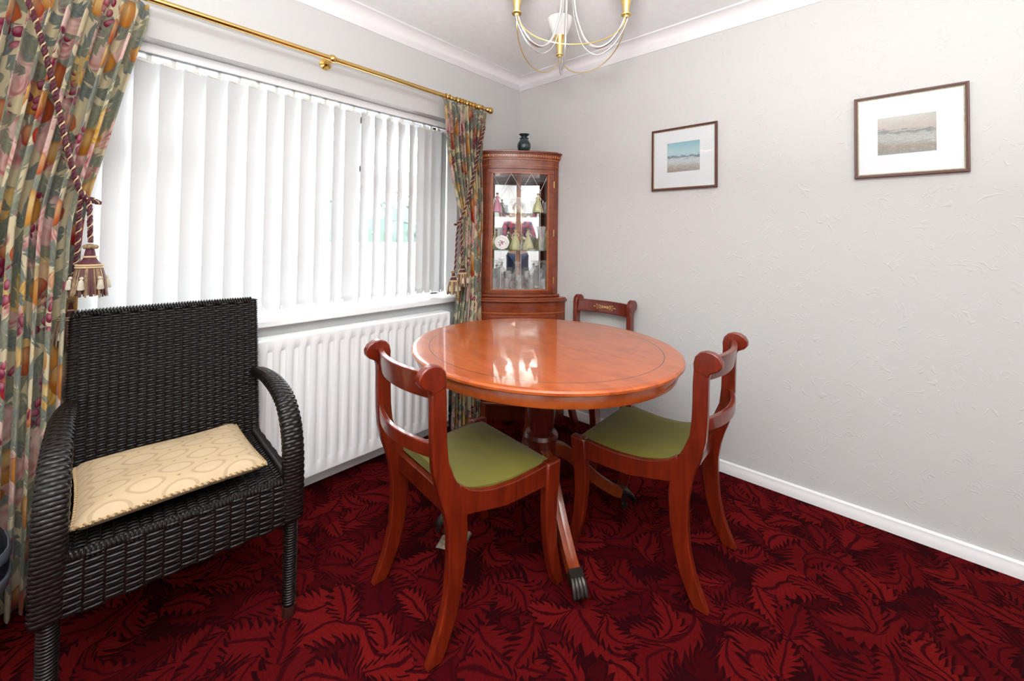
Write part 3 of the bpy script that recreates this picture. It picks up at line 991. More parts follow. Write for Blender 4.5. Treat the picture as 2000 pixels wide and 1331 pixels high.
MB().lathe([(.001, .18), (.050, .18), (.060, .20), (.062, .33), (.068, .345), (.072, .36), (.066, .375), (.050, .385), (.055, .42), (.062, .50), (.062, .60), (.055, .64), (.075, .66), (.10, .68), (.001, .681)], 28).build('pedestal', M['dark_wood'], tb)
legpath = spline([(.045, 0, .30), (.10, 0, .285), (.17, 0, .225), (.25, 0, .150), (.33, 0, .092), (.375, 0, .073)], 5)
lsec = []
for i, p in enumerate(legpath):
    tg = (legpath[min(i + 1, len(legpath) - 1)] - legpath[max(i - 1, 0)]).normalized()
    nx = Vector((-tg.z, 0, tg.x)); h = .026 - .009 * i / len(legpath); wd = .021 - .002 * i / len(legpath)
    lsec.append([p - nx * h + Vector((0, -wd, 0)), p - nx * h + Vector((0, wd, 0)), p + nx * h + Vector((0, wd, 0)), p + nx * h + Vector((0, wd * .35, 0)), p + nx * (h - .002), p + nx * h + Vector((0, -wd * .35, 0)), p + nx * h + Vector((0, -wd, 0))])
leg_me = MB().loft(lsec).mesh('leg', M['leg_wood'], 30)
line_me = MB()
for yy in (-.010, .010):
    line_me.tube([p + Vector((0, yy, .0255 - .009 * i / len(legpath))) for i, p in enumerate(legpath)], .0011, 4)
line_me = line_me.mesh('reed_line', M['black'], 0)
cm = MB()
cm.box((.380, 0, .070), (.028, .046, .040), Matrix.Rotation(rad(20), 3, 'Y'))
for q, yy in enumerate((-.0165, -.0055, .0055, .0165)):
    cm.tube([(.386, yy * .95, .078), (.404, yy * 1.05, .074), (.418, yy * 1.15, .058), (.425, yy * 1.2, .040), (.421, yy * 1.2, .030)], [.0085, .0085, .0080, .0066, .003], 8)
claw_me = cm.mesh('claw_foot', M['dark_brass'])
cast_me = MB().lathe([(.001, -.007), (.013, -.007), (.0155, -.004), (.0155, .004), (.013, .007), (.001, .007)], 16, (.388, 0, .0155), 'y').b2(.380, .396, -.010, .010, .024, .055).mesh('caster', M['dark_brass'])
for az in (-34, 56, 146, 236):
    l = bpy.data.objects.new('leg', leg_me); COL.objects.link(l); l.parent = tb; l.rotation_euler.z = rad(az + 8)
    for nm, me in (('reed_line', line_me), ('claw_foot', claw_me), ('caster', cast_me)):
        c = bpy.data.objects.new(nm, me); COL.objects.link(c); c.parent = l

# small patterned tile on the carpet beside a claw foot
tl = thing('patterned_tile', 'small patterned tile with a metal rim on the carpet under the table', 'tile', (.800, -1.262, 0), rad(28))
mt, t_, p_ = new_mat('tile_print')
vn = t_.vor(t_.coord('Object'), 55, .8, '3D')
t_.put(p_.inputs['Base Color'], t_.mix(S(t_, vn.outputs['Distance']), (.50, .38, .24), (.04, .06, .06)))
p_.inputs['Roughness'].default_value = .3
MB().b2(-.05, .05, -.05, .05, .003, .011).build('face', mt, tl, bevel=.001)
MB().b2(-.054, .054, -.054, .054, 0, .0035).build('rim', M['silver'], tl, bevel=.001)

# ------------------------------------------------------------------ wicker armchair
wc = thing('wicker_armchair', 'dark brown woven wicker armchair by the window', 'armchair', (.403, -2.058, 0), rad(-4))
WK = M['wicker']
def weave(fn, rows, stakes, closed=False, a=.0032, hw=.0036, ht=.0019, per=4):
    """strands running along u, woven over and under stakes; fn(u, v) -> point, normal"""
    mb = MB()
    for j in range(rows):
        v_ = (j + .5) / rows
        n_ = stakes * per
        secs = []
        for i in range(n_ + (0 if closed else 1)):
            u_ = i / n_
            p, nr = fn(u_, v_)
            p2, _ = fn(u_, min(1, v_ + .5 / rows)); p3, _ = fn(u_, max(0, v_ - .5 / rows))
            vd = (p2 - p3).normalized()
            off = a * cos(PI * (u_ * stakes) + PI * j)
            c = p + nr * off
            secs.append([c - vd * hw, c - vd * hw * .5 + nr * ht, c + vd * hw * .5 + nr * ht, c + vd * hw, c - nr * ht])
        mb.loft(secs, closed=closed, caps=not closed)
    return mb
def stakes_mesh(fn, stakes, r=.0030, nn=14):
    mb = MB()
    for i in range(stakes + 1):
        mb.tube([fn(i / stakes if stakes else 0, k / nn)[0] for k in range(nn + 1)], r, 5)
    return mb
def panel(name, parent, fn, rows, stakes, core=.004):
    mb = weave(fn, rows, stakes)
    # stakes sit half a step from the crossings
    st_ = MB()
    for i in range(stakes):
        st_.tube([fn((i + .5) / stakes, k / 10)[0] for k in range(11)], .0032, 5)
    o = len(mb.v); mb.v += st_.v; mb.f += [tuple(q + o for q in f) for f in st_.f]
    ob = mb.build(name, WK, parent, smooth=60)
    ob['kind'] = 'stuff'
    g = MB()
    secs = [[fn(i / 8, j / 8)[0] - fn(i / 8, j / 8)[1] * core for j in range(9)] for i in range(9)]
    g.loft(secs, ring=False)
    g.build('backing', M['wicker_in'], ob)
    return ob
HWD = .252
def back_fn(u_, v_):
    y = -HWD + 2 * HWD * u_
    z = .405 + (.915 - .405) * v_
    x = -.195 - .085 * v_ - .012 * (1 - (2 * u_ - 1) ** 2)
    n_ = Vector((1, 0, .165)).normalized()
    return Vector((x, y, z)), n_
panel('woven_back', wc, back_fn, 62, 21)
def backrear_fn(u_, v_):
    p, n_ = back_fn(1 - u_, v_)
    return p - n_ * .016, -n_
panel('woven_back_rear', wc, backrear_fn, 62, 21)
# braided border round the back
mb = MB()
bpath = [back_fn(0, k / 12)[0] for k in range(13)] + [back_fn(k / 20, 1)[0] for k in range(1, 21)] + [back_fn(1, 1 - k / 12)[0] for k in range(1, 13)]
bpath = [p + Vector((-.012, 0, 0)) for p in bpath]
mb.tube(bpath, .0135, 8)
Lb = 0
fine = []
for a, b in zip(bpath, bpath[1:]):
    m_ = max(1, int((b - a).length / .0042))
    fine += [a.lerp(b, k / m_) for k in range(m_)]
for k in range(0, len(fine) - 3, 2):
    p = fine[k]; tg = (fine[k + 2] - fine[k]).normalized()
    nn = Vector((1, 0, .165)).normalized(); bn = tg.cross(nn)
    mb.tube([p + (nn * cos(q) + bn * sin(q)) * .0150 + tg * .002 * sin(q) for q in np.linspace(0, 2 * PI, 8, endpoint=False)], .0030, 4, closed=True)
mb.build('back_border', WK, wc, smooth=60)
def seat_fn(u_, v_):
    x = -.20 + .44 * v_
    return Vector((x, -.235 + .47 * u_, .415 - .012 * sin(PI * v_) * sin(PI * u_))), Vector((0, 0, 1))
panel('woven_seat', wc, seat_fn, 50, 19)
def rail(name, p0, p1, out, rows=17, stk=14):
    p0, p1, out = Vector(p0), Vector(p1), Vector(out)
    def fn(u_, v_):
        return p0.lerp(p1, u_) + Vector((0, 0, -.135 + .135 * v_)) + out * (.004 * sin(PI * v_)), out
    return panel(name, wc, fn, rows, stk)
rail('front_skirt', (.262, -.255, .425), (.262, .255, .425), (1, 0, 0))
def wrapped(name, a, b, r):
    a, b = Vector(a), Vector(b)
    mb = MB().tube([a, b], r, 10)
    tg = (b - a).normalized(); n1 = Vector((0, 0, 1)); n2 = tg.cross(n1)
    k = int((b - a).length / .0085)
    for i in range(k):
        c = a.lerp(b, (i + .5) / k)
        mb.tube([c + (n1 * cos(q) + n2 * sin(q)) * r for q in np.linspace(0, 2 * PI, 10, endpoint=False)], .0040, 5, closed=True)
    return mb.build(name, WK, wc, smooth=60)
wrapped('front_rim', (.252, -.255, .422), (.252, .255, .422), .011)
for s in (-1, 1):
    a, b = ((-.2, s * .262, .425), (.262, s * .262, .425))
    if s > 0: a, b = b, a
    rail('side_skirt', a, b, (0, s, 0), 17, 12)
    wrapped('side_rim', (-.2, s * .25, .418), (.25, s * .25, .418), .011)
    # arm sweeping forward and down into the front post
    ap = spline([(-.235, s * .250, .640), (-.16, s * .253, .655), (-.05, s * .257, .662), (.06, s * .258, .656), (.155, s * .258, .632), (.215, s * .258, .580), (.243, s * .258, .510), (.250, s * .258, .430), (.250, s * .258, .300)], 10)
    Ls = [0]
    for p, q in zip(ap, ap[1:]): Ls.append(Ls[-1] + (q - p).length)
    LT = Ls[-1]
    wtab = [float(np.interp(l / LT, [0, .1, .3, .6, 1], [.014, .020, .026, .029, .030])) for l in Ls]
    htab = [float(np.interp(l / LT, [0, .1, .3, .6, 1], [.014, .016, .018, .020, .022])) for l in Ls]
    def arm_fn(u_, v_):
        l = v_ * LT
        i = min(len(ap) - 2, max(0, int(np.searchsorted(Ls, l) - 1)))
        f_ = (l - Ls[i]) / max(1e-6, Ls[i + 1] - Ls[i])
        c = ap[i].lerp(ap[i + 1], f_)
        tg = (ap[min(i + 2, len(ap) - 1)] - ap[max(i - 1, 0)]).normalized()
        sd_ = Vector((0, 1, 0)); nr = sd_.cross(tg)
        if nr.length < 1e-6: nr = Vector((1, 0, 0))
        nr.normalize()
        a_ = 2 * PI * u_
        wv, hv = wtab[i], htab[i]
        ca, sa = cos(a_), sin(a_)
        ex = 1 / (abs(ca) ** 3 + abs(sa) ** 3) ** (1 / 3)
        d_ = sd_ * (wv * ca * ex) + nr * (hv * sa * ex)
        return c + d_, (sd_ * ca / wv + nr * sa / hv).normalized()
    aw = weave(arm_fn, int(LT / .0098), 12, closed=True, a=.0013, hw=.0052, ht=.0014, per=4)
    core = MB().loft([[arm_fn(k / 12, j / 40)[0] - arm_fn(k / 12, j / 40)[1] * .003 for k in range(12)] for j in range(41)])
    ao = aw.build('armrest', WK, wc, smooth=60)
    ao['kind'] = 'stuff'
    core.build('arm_core', M['wicker_in'], ao)
for x, s in ((.250, -1), (.250, 1), (-.215, -1), (-.215, 1)):
    mb = MB().tube([(x, s * .255, .025), (x, s * .255, .40)], .0165, 12)
    for k in range(34):
        z = .045 + k * .0078
        mb.tube([(x + .0170 * cos(q), s * .255 + .0170 * sin(q), z) for q in np.linspace(0, 2 * PI, 12, endpoint=False)], .0036, 5, closed=True)
    lg = mb.build('leg', WK, wc, smooth=60)
    MB().lathe([(.001, 0), (.016, 0), (.0185, .004), (.0185, .034), (.001, .035)], 14, (x, s * .255, 0)).build('foot_cap', M['cap_brown'], lg)

# cushion
cu = thing('seat_cushion', 'flat beige damask cushion with twisted cord edging on the wicker armchair', 'cushion', (.405, -2.078, .461), rad(-2))
nu, nv = 40, 30
CA, CB, TK = .188, .212, .034
def cus(sx, sy, up):
    e = max(0.0, 1 - max(abs(sx), abs(sy)) ** 5) ** .6
    rx = 1 - .05 * (sy ** 4) * 0; 
    x = CA * sx * (1 - .03 * (1 - sy * sy)); y = CB * sy * (1 - .03 * (1 - sx * sx))
    z = up * TK * e + .004 * sin(5 * sx + 2) * sin(4 * sy) * e + .020 * sy * 0
    return Vector((x, y, z))
mb = MB()
for up in (1, -1):
    o = len(mb.v)
    for i in range(nu + 1):
        for j in range(nv + 1): mb.v.append(tuple(cus(2 * i / nu - 1, 2 * j / nv - 1, up)))
    for i in range(nu):
        for j in range(nv):
            q = (o + i * (nv + 1) + j, o + (i + 1) * (nv + 1) + j, o + (i + 1) * (nv + 1) + j + 1, o + i * (nv + 1) + j + 1)
            mb.f.append(q if up > 0 else q[::-1])
mb.build('cover', M['cushion'], cu, smooth=80)
per = [cus(2 * k / 40 - 1, -1, 1) for k in range(40)] + [cus(1, 2 * k / 40 - 1, 1) for k in range(40)] + [cus(1 - 2 * k / 40, 1, 1) for k in range(40)] + [cus(-1, 1 - 2 * k / 40, 1) for k in range(41)]
rope('piping', cu, per, .0042, .014, 1)
for i_, c in enumerate([q for q in cu.children if q.name.startswith('cord_strand')]):
    if c.name.startswith('cord_strand'): c.data.materials[0] = M['rope_gold'] if i_ != 1 else M['rope_brown']

# ------------------------------------------------------------------ corner display cabinet
AL, AR = .388, .366
def plan(aL, aR, tL, tR, sag, n=24):
    """plan outline of a bow-fronted corner cabinet, from one wall round to the other"""
    a, b = Vector((tL, -aL, 0)), Vector((aR, -tR, 0))
    nr = Vector(((b - a).y * -1, (b - a).x, 0)).normalized()
    if nr.x < 0: nr = -nr
    out = [Vector((0, -aL, 0)), a]
    for k in range(1, n): out.append(a.lerp(b, k / n) + nr * (sag * 4 * (k / n) * (1 - k / n)))
    return out + [b, Vector((aR, 0, 0))]
def up_plan(d=0): return plan(AL + d, AR + d, .052 + d * .41, .052 + d * .41, .032)
def lo_plan(d=0): return plan(.450 + d, .430 + d, .072 + d * .41, .072 + d * .41, .040)
def slab(pl, d0, d1, z0, z1, i0=0, i1=None):
    A, B = pl(d0), pl(d1)
    i1 = len(A) if i1 is None else i1
    up = Vector((0, 0, 1))
    return MB().loft([[A[i] + up * z0, B[i] + up * z0, B[i] + up * z1, A[i] + up * z1] for i in range(i0, i1)])
def board(pl, d, z0, z1, inset=.002):
    P = pl(d)
    poly = [(inset, -inset)] + [(max(p.x, inset), min(p.y, -inset)) for p in P]
    return MB().prism(poly, lambda x, y: (x, y, z0), lambda x, y: (x, y, z1))
cab = thing('corner_cabinet', 'bow-fronted yew corner display cabinet with glazed door', 'cabinet', (.004, -.004, 0))
CW, CLt = M['cab_wood'], M['cab_light']
NB = len(up_plan())
# base unit
slab(lo_plan, -.020, -.004, .0, .10).build('plinth', M['dark_wood'], cab, bevel=.002)
slab(lo_plan, -.016, .010, .098, .118).build('base_moulding', CW, cab, bevel=.004)
for i0, i1 in ((0, 4), (NB - 4, NB)): slab(lo_plan, -.02, .008, 0, .098, i0, i1).build('bracket_foot', CW, cab, bevel=.003)
slab(lo_plan, -.018, .0, .118, .690).build('base_front', CW, cab, smooth=40)
slab(lo_plan, -.018, .003, .690, .696).build('light_stringing', CLt, cab)
slab(lo_plan, -.018, .0, .696, .765).build('frieze', CW, cab, smooth=40)
mid = NB // 2
for i0, i1 in ((3, mid), (mid, NB - 3)):
    dr = slab(lo_plan, .0005, .010, .135, .675, i0, i1 + 1).build('base_door', CW, cab, bevel=.003)
    slab(lo_plan, .0105, .0125, .18, .63, i0 + 1, i1).build('door_panel', CLt, dr, bevel=.001)
pm = lo_plan(.014)[mid]
MB().ball((pm.x - .012, pm.y - .012, .42), .010).build('door_knob', M['brass'], cab)
board(lo_plan, -.01, .118, .130).build('base_board', CW, cab)
slab(lo_plan, -.03, .018, .765, .780).build('top_moulding', CW, cab, bevel=.005)
board(lo_plan, .010, .778, .790).build('base_top', CW, cab, bevel=.004)
# upper unit
slab(up_plan, -.02, .020, .790, .806).build('upper_base_moulding', CW, cab, bevel=.005)
board(up_plan, -.004, .806, .832).build('bottom_board', CW, cab)
slab(up_plan, -.020, 0, 1.652, 1.720).build('upper_frieze', CW, cab, smooth=40)
slab(up_plan, -.020, .003, 1.672, 1.677).build('light_stringing', CLt, cab)
slab(up_plan, -.020, .006, 1.712, 1.722).build('cornice_bead', CLt, cab, bevel=.002)
slab(up_plan, -.020, .012, 1.722, 1.750).build('dentil_ground', CW, cab)
slab(up_plan, -.020, .022, 1.748, 1.756).build('cornice_fillet', CW, cab, bevel=.002)
slab(up_plan, -.020, .032, 1.755, 1.768).build('cornice', CW, cab, bevel=.004)
board(up_plan, .028, 1.757, 1.7675).build('top_board', CW, cab)
# dentils along the cornice
dp = up_plan(.012)
seg = [(a, b, (b - a).length) for a, b in zip(dp, dp[1:])]
tot = sum(s[2] for s in seg)
den_me = MB().box((0, 0, 0), (.011, .010, .017)).mesh('dentil', CLt, 0)
npos = int(tot / .0165)
for k in range(npos):
    l = (k + .5) / npos * tot
    for a, b, L_ in seg:
        if l <= L_: break
        l -= L_
    p = a.lerp(b, l / L_); dr_ = (b - a).normalized()
    o = bpy.data.objects.new('dentil', den_me); COL.objects.link(o); o.parent = cab
    o.location = (p.x + dr_.y * .004, p.y - dr_.x * .004, 1.736)
    o.rotation_euler.z = math.atan2(dr_.y, dr_.x)
# side returns
slab(up_plan, -.020, 0, .806, 1.652, 0, 2).build('side_return', CW, cab, bevel=.002)
slab(up_plan, -.020, 0, .806, 1.652, NB - 2, NB).build('side_return', CW, cab, bevel=.002)
# glazed door following the bow: stiles, rails, bead, curved pane
f0, f1 = 1, NB - 1
door = slab(up_plan, -.018, .003, .812, .836, f0, f1).build('glazed_door', CW, cab, bevel=.002)
slab(up_plan, -.018, .003, 1.622, 1.650, f0, f1).build('top_rail', CW, door, bevel=.002)
slab(up_plan, -.018, .003, .836, 1.622, f0, f0 + 3).build('stile', CW, door, bevel=.002)
slab(up_plan, -.018, .003, .836, 1.622, f1 - 3, f1).build('stile', CW, door, bevel=.002)
g0, g1 = f0 + 2, f1 - 2
slab(up_plan, -.012, .0055, .834, .840, g0, g1).build('glazing_bead', CLt, door)
slab(up_plan, -.012, .0055, 1.618, 1.624, g0, g1).build('glazing_bead', CLt, door)
for i in (g0, g1 - 2):
    A, B = up_plan(-.012), up_plan(.0055)
    k = .28
    p = [(A[i].lerp(A[i + 1], q), B[i].lerp(B[i + 1], q)) for q in ((.0, k) if i == g0 else (1 - k, 1.0))]
    MB().loft([[a + Vector((0, 0, .836)), b + Vector((0, 0, .836)), b + Vector((0, 0, 1.622)), a + Vector((0, 0, 1.622))] for a, b in p]).build('glazing_bead', CLt, door)
slab(up_plan, -.009, -.006, .838, 1.620, g0, g1).build('curved_pane', M['glass'], door, smooth=50)
# cut V lines in the glass
P = up_plan(-.0055)
inner = P[g0:g1]
def gl(u_, z):
    k = u_ * (len(inner) - 1); i = min(int(k), len(inner) - 2)
    p = inner[i].lerp(inner[i + 1], k - i); return Vector((p.x, p.y, z))
cut = mat('cut_glass_line', (.85, .87, .88), .25, var=.02)
for a, b in ((0.0, .165), (.33, .165), (.33, .52), (.69, .52), (.69, .86), (1.0, .86)):
    if b < a: s_, e_ = b, a
    else: s_, e_ = a, b
    pts = [gl(a + (b - a) * q, 1.618 - .115 * q) for q in np.linspace(0, 1, 8)]
    MB().tube(pts, .0011, 4).build('cut_line', cut, door)
for u_ in (.165, .52, .86):
    MB().tube([gl(u_, 1.503), gl(u_, .845)], .0009, 4).build('cut_line', cut, door)
for z in (.90, 1.22, 1.55):
    q = up_plan(.004)[NB - 2]
    MB().tube([(q.x, q.y, z - .022), (q.x, q.y, z + .022)], .0035, 8).build('hinge', M['brass'], door)
q = up_plan(.004)[2]
MB().ball((q.x, q.y, 1.20), .004, 8, 5).build('keyhole', M['black'], door)
# mirrored backs, corner strip and glass shelves
MB().b2(.004, .008, -AL + .012, -.006, .832, 1.655).build('mirror_back', M['mirror'], cab, smooth=0)
MB().b2(.006, AR - .012, -.008, -.004, .832, 1.655).build('mirror_back', M['mirror'], cab, smooth=0)
MB().box((.016, -.016, 1.243), (.034, .010, .823), Matrix.Rotation(rad(45), 3, 'Z')).build('corner_strip', CLt, cab, bevel=.002)
for z in (1.353, 1.093): board(up_plan, -.030, z, z + .006, .009).build('glass_shelf', M['shelf_glass'], cab, smooth=0)
board(up_plan, -.004, 1.652, 1.660, .009).build('ceiling_board', CW, cab)

# vase on the cabinet
vs_ = thing('vase', 'small dark teal glazed vase on top of the corner cabinet', 'vase', (.225, -.205, 1.7685))
MB().lathe([(.001, 0), (.030, 0), (.040, .014), (.047, .036), (.045, .056), (.033, .078), (.022, .092), (.020, .102), (.026, .112), (.036, .119), (.037, .122), (.031, .122), (.020, .108), (.014, .095), (.001, .09)], 28).build('body', M['vase'], vs_)
for s in (-1, 1): MB().ball((s * .018, s * .018, .095), .006, 8, 5).build('lug', M['vase'], vs_)
MB().tube([(.023 * cos(a), .023 * sin(a), .096) for a in np.linspace(0, 2 * PI, 20, endpoint=False)], .002, 6, closed=True).build('neck_ring', M['vase'], vs_)

# ---- ornaments inside the cabinet
def figurine(label, loc, h, dress, hair, rz=0, group=None):
    t = thing('lady_figurine', label, 'figurine', loc, rz, group)
    k = h / .13
    dm = mat('porcelain_dress', dress, .25, var=.2, vscale=60)
    sk_ = mat('porcelain_skin', (.75, .55, .44), .3, var=.02)
    secs = []
    for r, z in [(.034, 0), (.036, .004), (.030, .030), (.020, .060), (.011, .082), (.009, .086)]:
        secs.append([Vector((r * k * (1 + .07 * sin(7 * a)) * cos(a), r * k * (1 + .07 * sin(7 * a)) * sin(a), z * k)) for a in np.linspace(0, 2 * PI, 28, endpoint=False)])
    MB().loft(secs).build('skirt', dm, t, smooth=70)
    MB().lathe([(.009 * k, .085 * k), (.012 * k, .096 * k), (.0115 * k, .103 * k), (.005 * k, .107 * k)], 12).build('bodice', dm, t)
    MB().ball((0, 0, .1185 * k), .0088 * k, 10, 7, (.9, .9, 1.1)).lathe([(.004 * k, .105 * k), (.004 * k, .114 * k)], 8).build('head', sk_, t)
    MB().ball((-.0015 * k, 0, .1215 * k), .0098 * k, 10, 6, (1, 1, .95)).build('hair', mat('porcelain_hair', hair, .35), t)
    for s in (-1, 1):
        MB().tube([(0, s * .011 * k, .101 * k), (.006 * k, s * .020 * k, .088 * k), (.014 * k, s * .009 * k, .080 * k)], [.0034 * k, .0030 * k, .0022 * k], 7).build('arm', sk_, t)
    return t

def plate(label, loc, r, m_, motif=None, rz=0, tilt=72):
    t = thing('display_plate', label, 'plate', loc, rz)
    pm_ = MB().lathe([(.001, .004), (r * .60, .004), (r * .72, .009), (r, .013), (r, .015), (r * .72, .0115), (r * .6, .0065), (.001, .0065)], 36)
    pm_.v = [(x * (1 + .02 * cos(8 * math.atan2(y, x))), y * (1 + .02 * cos(8 * math.atan2(y, x))), z) for x, y, z in pm_.v]
    Rm = Matrix.Translation((0, 0, r * .98)) @ Matrix.Rotation(rad(tilt), 4, 'Y')
    p = pm_.xf(Rm).build('dish', m_, t)
    if motif:
        rr_ = random.Random(4)
        for k, (c_, rad_, n_) in enumerate(motif):
            mm = mat('painted_flower', c_, .3)
            for q in range(n_):
                a = rr_.uniform(0, 2 * PI); d_ = rr_.uniform(.05, .48) * r
                b_ = MB().ball((0, 0, 0), rad_, 7, 5, (1, .7, .12))
                b_.xf(Rm @ Matrix.Translation((d_ * cos(a), d_ * sin(a), .0068)) @ Matrix.Rotation(a, 4, 'Z'))
                b_.build('painted_petal', mm, p)
    st_ = MB()
    for s in (-1, 1):
        st_.tube([(.012, s * r * .4, .012), (.016, s * r * .4, .002), (-.02, s * r * .35, .002), (-.030, s * r * .3, r * .9)], .0014, 5)
    st_.build('wire_stand', M['gold'], t)
    return t

def goblet(label, loc, h, r, group, stem=True):
    t = thing('wine_glass' if stem else 'tumbler', label, 'glass', loc, 0, group)
    if stem:
        MB().lathe([(.001, 0), (r * .85, 0), (r * .8, .003), (.005, .008), (.004, h * .45), (.006, h * .47)], 16).build('stem', M['crystal'], t)
        MB().lathe([(.004, h * .46), (r * .7, h * .55), (r, h * .72), (r * .93, h), (r * .88, h), (r * .93, h * .72), (r * .6, h * .58), (.001, h * .50)], 16).build('bowl', M['crystal'], t)
    else:
        q = MB()
        secs = [[Vector((rr_ * (1 + .05 * (k % 2)) * cos(2 * PI * k / 24), rr_ * (1 + .05 * (k % 2)) * sin(2 * PI * k / 24), z)) for k in range(24)] for rr_, z in ((.001, 0), (r * .85, 0), (r, h), (r * .9, h), (r * .78, .008), (.001, .008))]
        q.loft(secs).build('cut_body', M['crystal'], t, smooth=20)
        MB().tube([(r * .96 * cos(a), r * .96 * sin(a), h) for a in np.linspace(0, 2 * PI, 20, endpoint=False)], .0014, 5, closed=True).build('rim', M['crystal'], t)
    return t

def decanter(label, loc, k=1.0):
    t = thing('decanter', label, 'decanter', loc, 0, 'cut crystal decanters')
    secs = []
    for r, z in [(.001, 0), (.044, 0), (.046, .01), (.044, .085), (.030, .110), (.014, .125), (.012, .150), (.020, .160), (.012, .160), (.008, .15), (.008, .125), (.001, .12)]:
        secs.append([Vector((r * k * (1 + (.06 if .005 < z < .1 else 0) * (q % 2)) * cos(2 * PI * q / 28), r * k * (1 + (.06 if .005 < z < .1 else 0) * (q % 2)) * sin(2 * PI * q / 28), z * k)) for q in range(28)])
    MB().loft(secs).build('body', M['crystal'], t, smooth=18)
    MB().lathe([(.001, .145 * k), (.008 * k, .150 * k), (.009 * k, .166 * k), (.024 * k, .180 * k), (.024 * k, .190 * k), (.001, .196 * k)], 8).build('stopper', M['crystal'], t, smooth=15)
    return t

S1, S2, S3 = 1.360, 1.100, .8325
FR = rad(-42)
figurine('pink-gowned porcelain lady on the top shelf of the cabinet', (.066, -.296, S1), .135, (.62, .22, .34), (.02, .015, .012), FR)
plate('clear etched glass plate standing on the top cabinet shelf', (.130, -.158, S1), .056, M['crystal'], None, FR)
j = thing('crystal_jug', 'little crystal jug on the top cabinet shelf', 'jug', (.214, -.092, S1))
MB().lathe([(.001, 0), (.016, 0), (.022, .02), (.018, .05), (.013, .065), (.018, .085), (.016, .085), (.011, .065), (.015, .05), (.001, .01)], 16).build('body', M['crystal'], j)
MB().tube([(.017, 0, .08), (.034, 0, .07), (.034, 0, .04), (.021, 0, .028)], .0028, 6).build('handle', M['crystal'], j)
figurine('pale green-gowned porcelain lady on the top shelf of the cabinet', (.272, -.104, S1), .135, (.60, .62, .34), (.45, .36, .16), FR)
plate('white china plate painted with flowers on the middle cabinet shelf', (.106, -.288, S2), .050, mat('white_china', (.85, .82, .80), .15, var=.01, coat=.5),
      (((.45, .06, .16), .007, 7), ((.50, .30, .06), .006, 3), ((.05, .09, .05), .006, 6), ((.32, .12, .35), .006, 5)), FR)
figurine('ochre-haired porcelain lady in cream-green on the middle cabinet shelf', (.108, -.150, S2), .150, (.56, .54, .26), (.42, .30, .06), FR)
figurine('wide-skirted porcelain lady on the middle cabinet shelf near the crystal vase', (.194, -.112, S2), .150, (.60, .58, .33), (.38, .28, .07), FR + .4)
sw = thing('crystal_swan', 'small crystal swan on the middle cabinet shelf', 'ornament', (.200, -.192, S2), FR)
MB().ball((0, 0, .016), .018, 10, 6, (1.5, .8, .85)).build('body', M['crystal'], sw)
MB().tube([(.02, 0, .02), (.032, 0, .04), (.026, 0, .058), (.036, 0, .062)], [.007, .005, .004, .003], 7).build('neck', M['crystal'], sw)
for s in (-1, 1): MB().ball((-.008, s * .012, .032), .015, 8, 5, (1.2, .25, 1.2)).build('wing', M['crystal'], sw)
dsh = thing('china_dish', 'low white china dish on the middle cabinet shelf', 'dish', (.258, -.146, S2))
MB().lathe([(.001, 0), (.018, 0), (.030, .012), (.029, .013), (.016, .003), (.001, .003)], 20).build('bowl', mat('plain_china', (.84, .82, .78), .2, var=.01), dsh)
MB().tube([(.0295 * cos(a), .0295 * sin(a), .0125) for a in np.linspace(0, 2 * PI, 20, endpoint=False)], .0012, 5, closed=True).build('gilt_rim', M['gold'], dsh)
cv = thing('crystal_vase', 'tall cut crystal vase on the middle cabinet shelf', 'vase', (.290, -.086, S2))
MB().loft([[Vector((r * (1 + .08 * (q % 2)) * cos(2 * PI * q / 20), r * (1 + .08 * (q % 2)) * sin(2 * PI * q / 20), z)) for q in range(20)] for r, z in ((.001, 0), (.024, 0), (.019, .02), (.024, .10), (.032, .165), (.029, .165), (.020, .10), (.001, .02))]).build('cut_body', M['crystal'], cv, smooth=15)
MB().lathe([(.001, -.0), (.027, 0), (.027, .006), (.001, .007)], 20).build('foot', M['crystal'], cv)
def cpos(f_, d_):
    a, b = Vector((.056, -.392, 0)), Vector((.370, -.056, 0))
    q = a.lerp(b, f_); dr_ = (b - a).normalized()
    return (q.x + dr_.y * d_, q.y - dr_.x * d_, S3)
decanter('crystal decanter at the left of the cabinet floor', cpos(.22, -.09), .93)
decanter('crystal decanter in the middle of the cabinet floor, below the corner strip', cpos(.5, -.135), .95)
decanter('crystal decanter at the right of the cabinet floor, by the hinges', cpos(.78, -.09), 1.0)
for f_, d_, h, lb in ((.37, -.065, .104, 'in front left of the centre'), (.50, -.060, .098, 'in the centre'), (.63, -.065, .104, 'in front right of the centre'),
                      (.36, -.128, .120, 'at the back beside the left mirror'), (.64, -.128, .120, 'at the back beside the right mirror')):
    goblet('cut crystal wine glass on the cabinet floor, ' + lb, cpos(f_, d_), h, .024, 'wine glasses in the cabinet')
for f_, d_, lb in ((.14, -.024, 'leftmost'), (.32, -.010, 'second from the left'), (.50, -.006, 'in the middle'), (.68, -.010, 'second from the right'), (.86, -.024, 'rightmost')):
    goblet('cut crystal tumbler at the front of the cabinet floor, ' + lb, cpos(f_, d_), .075, .025, 'tumblers in the cabinet', False)

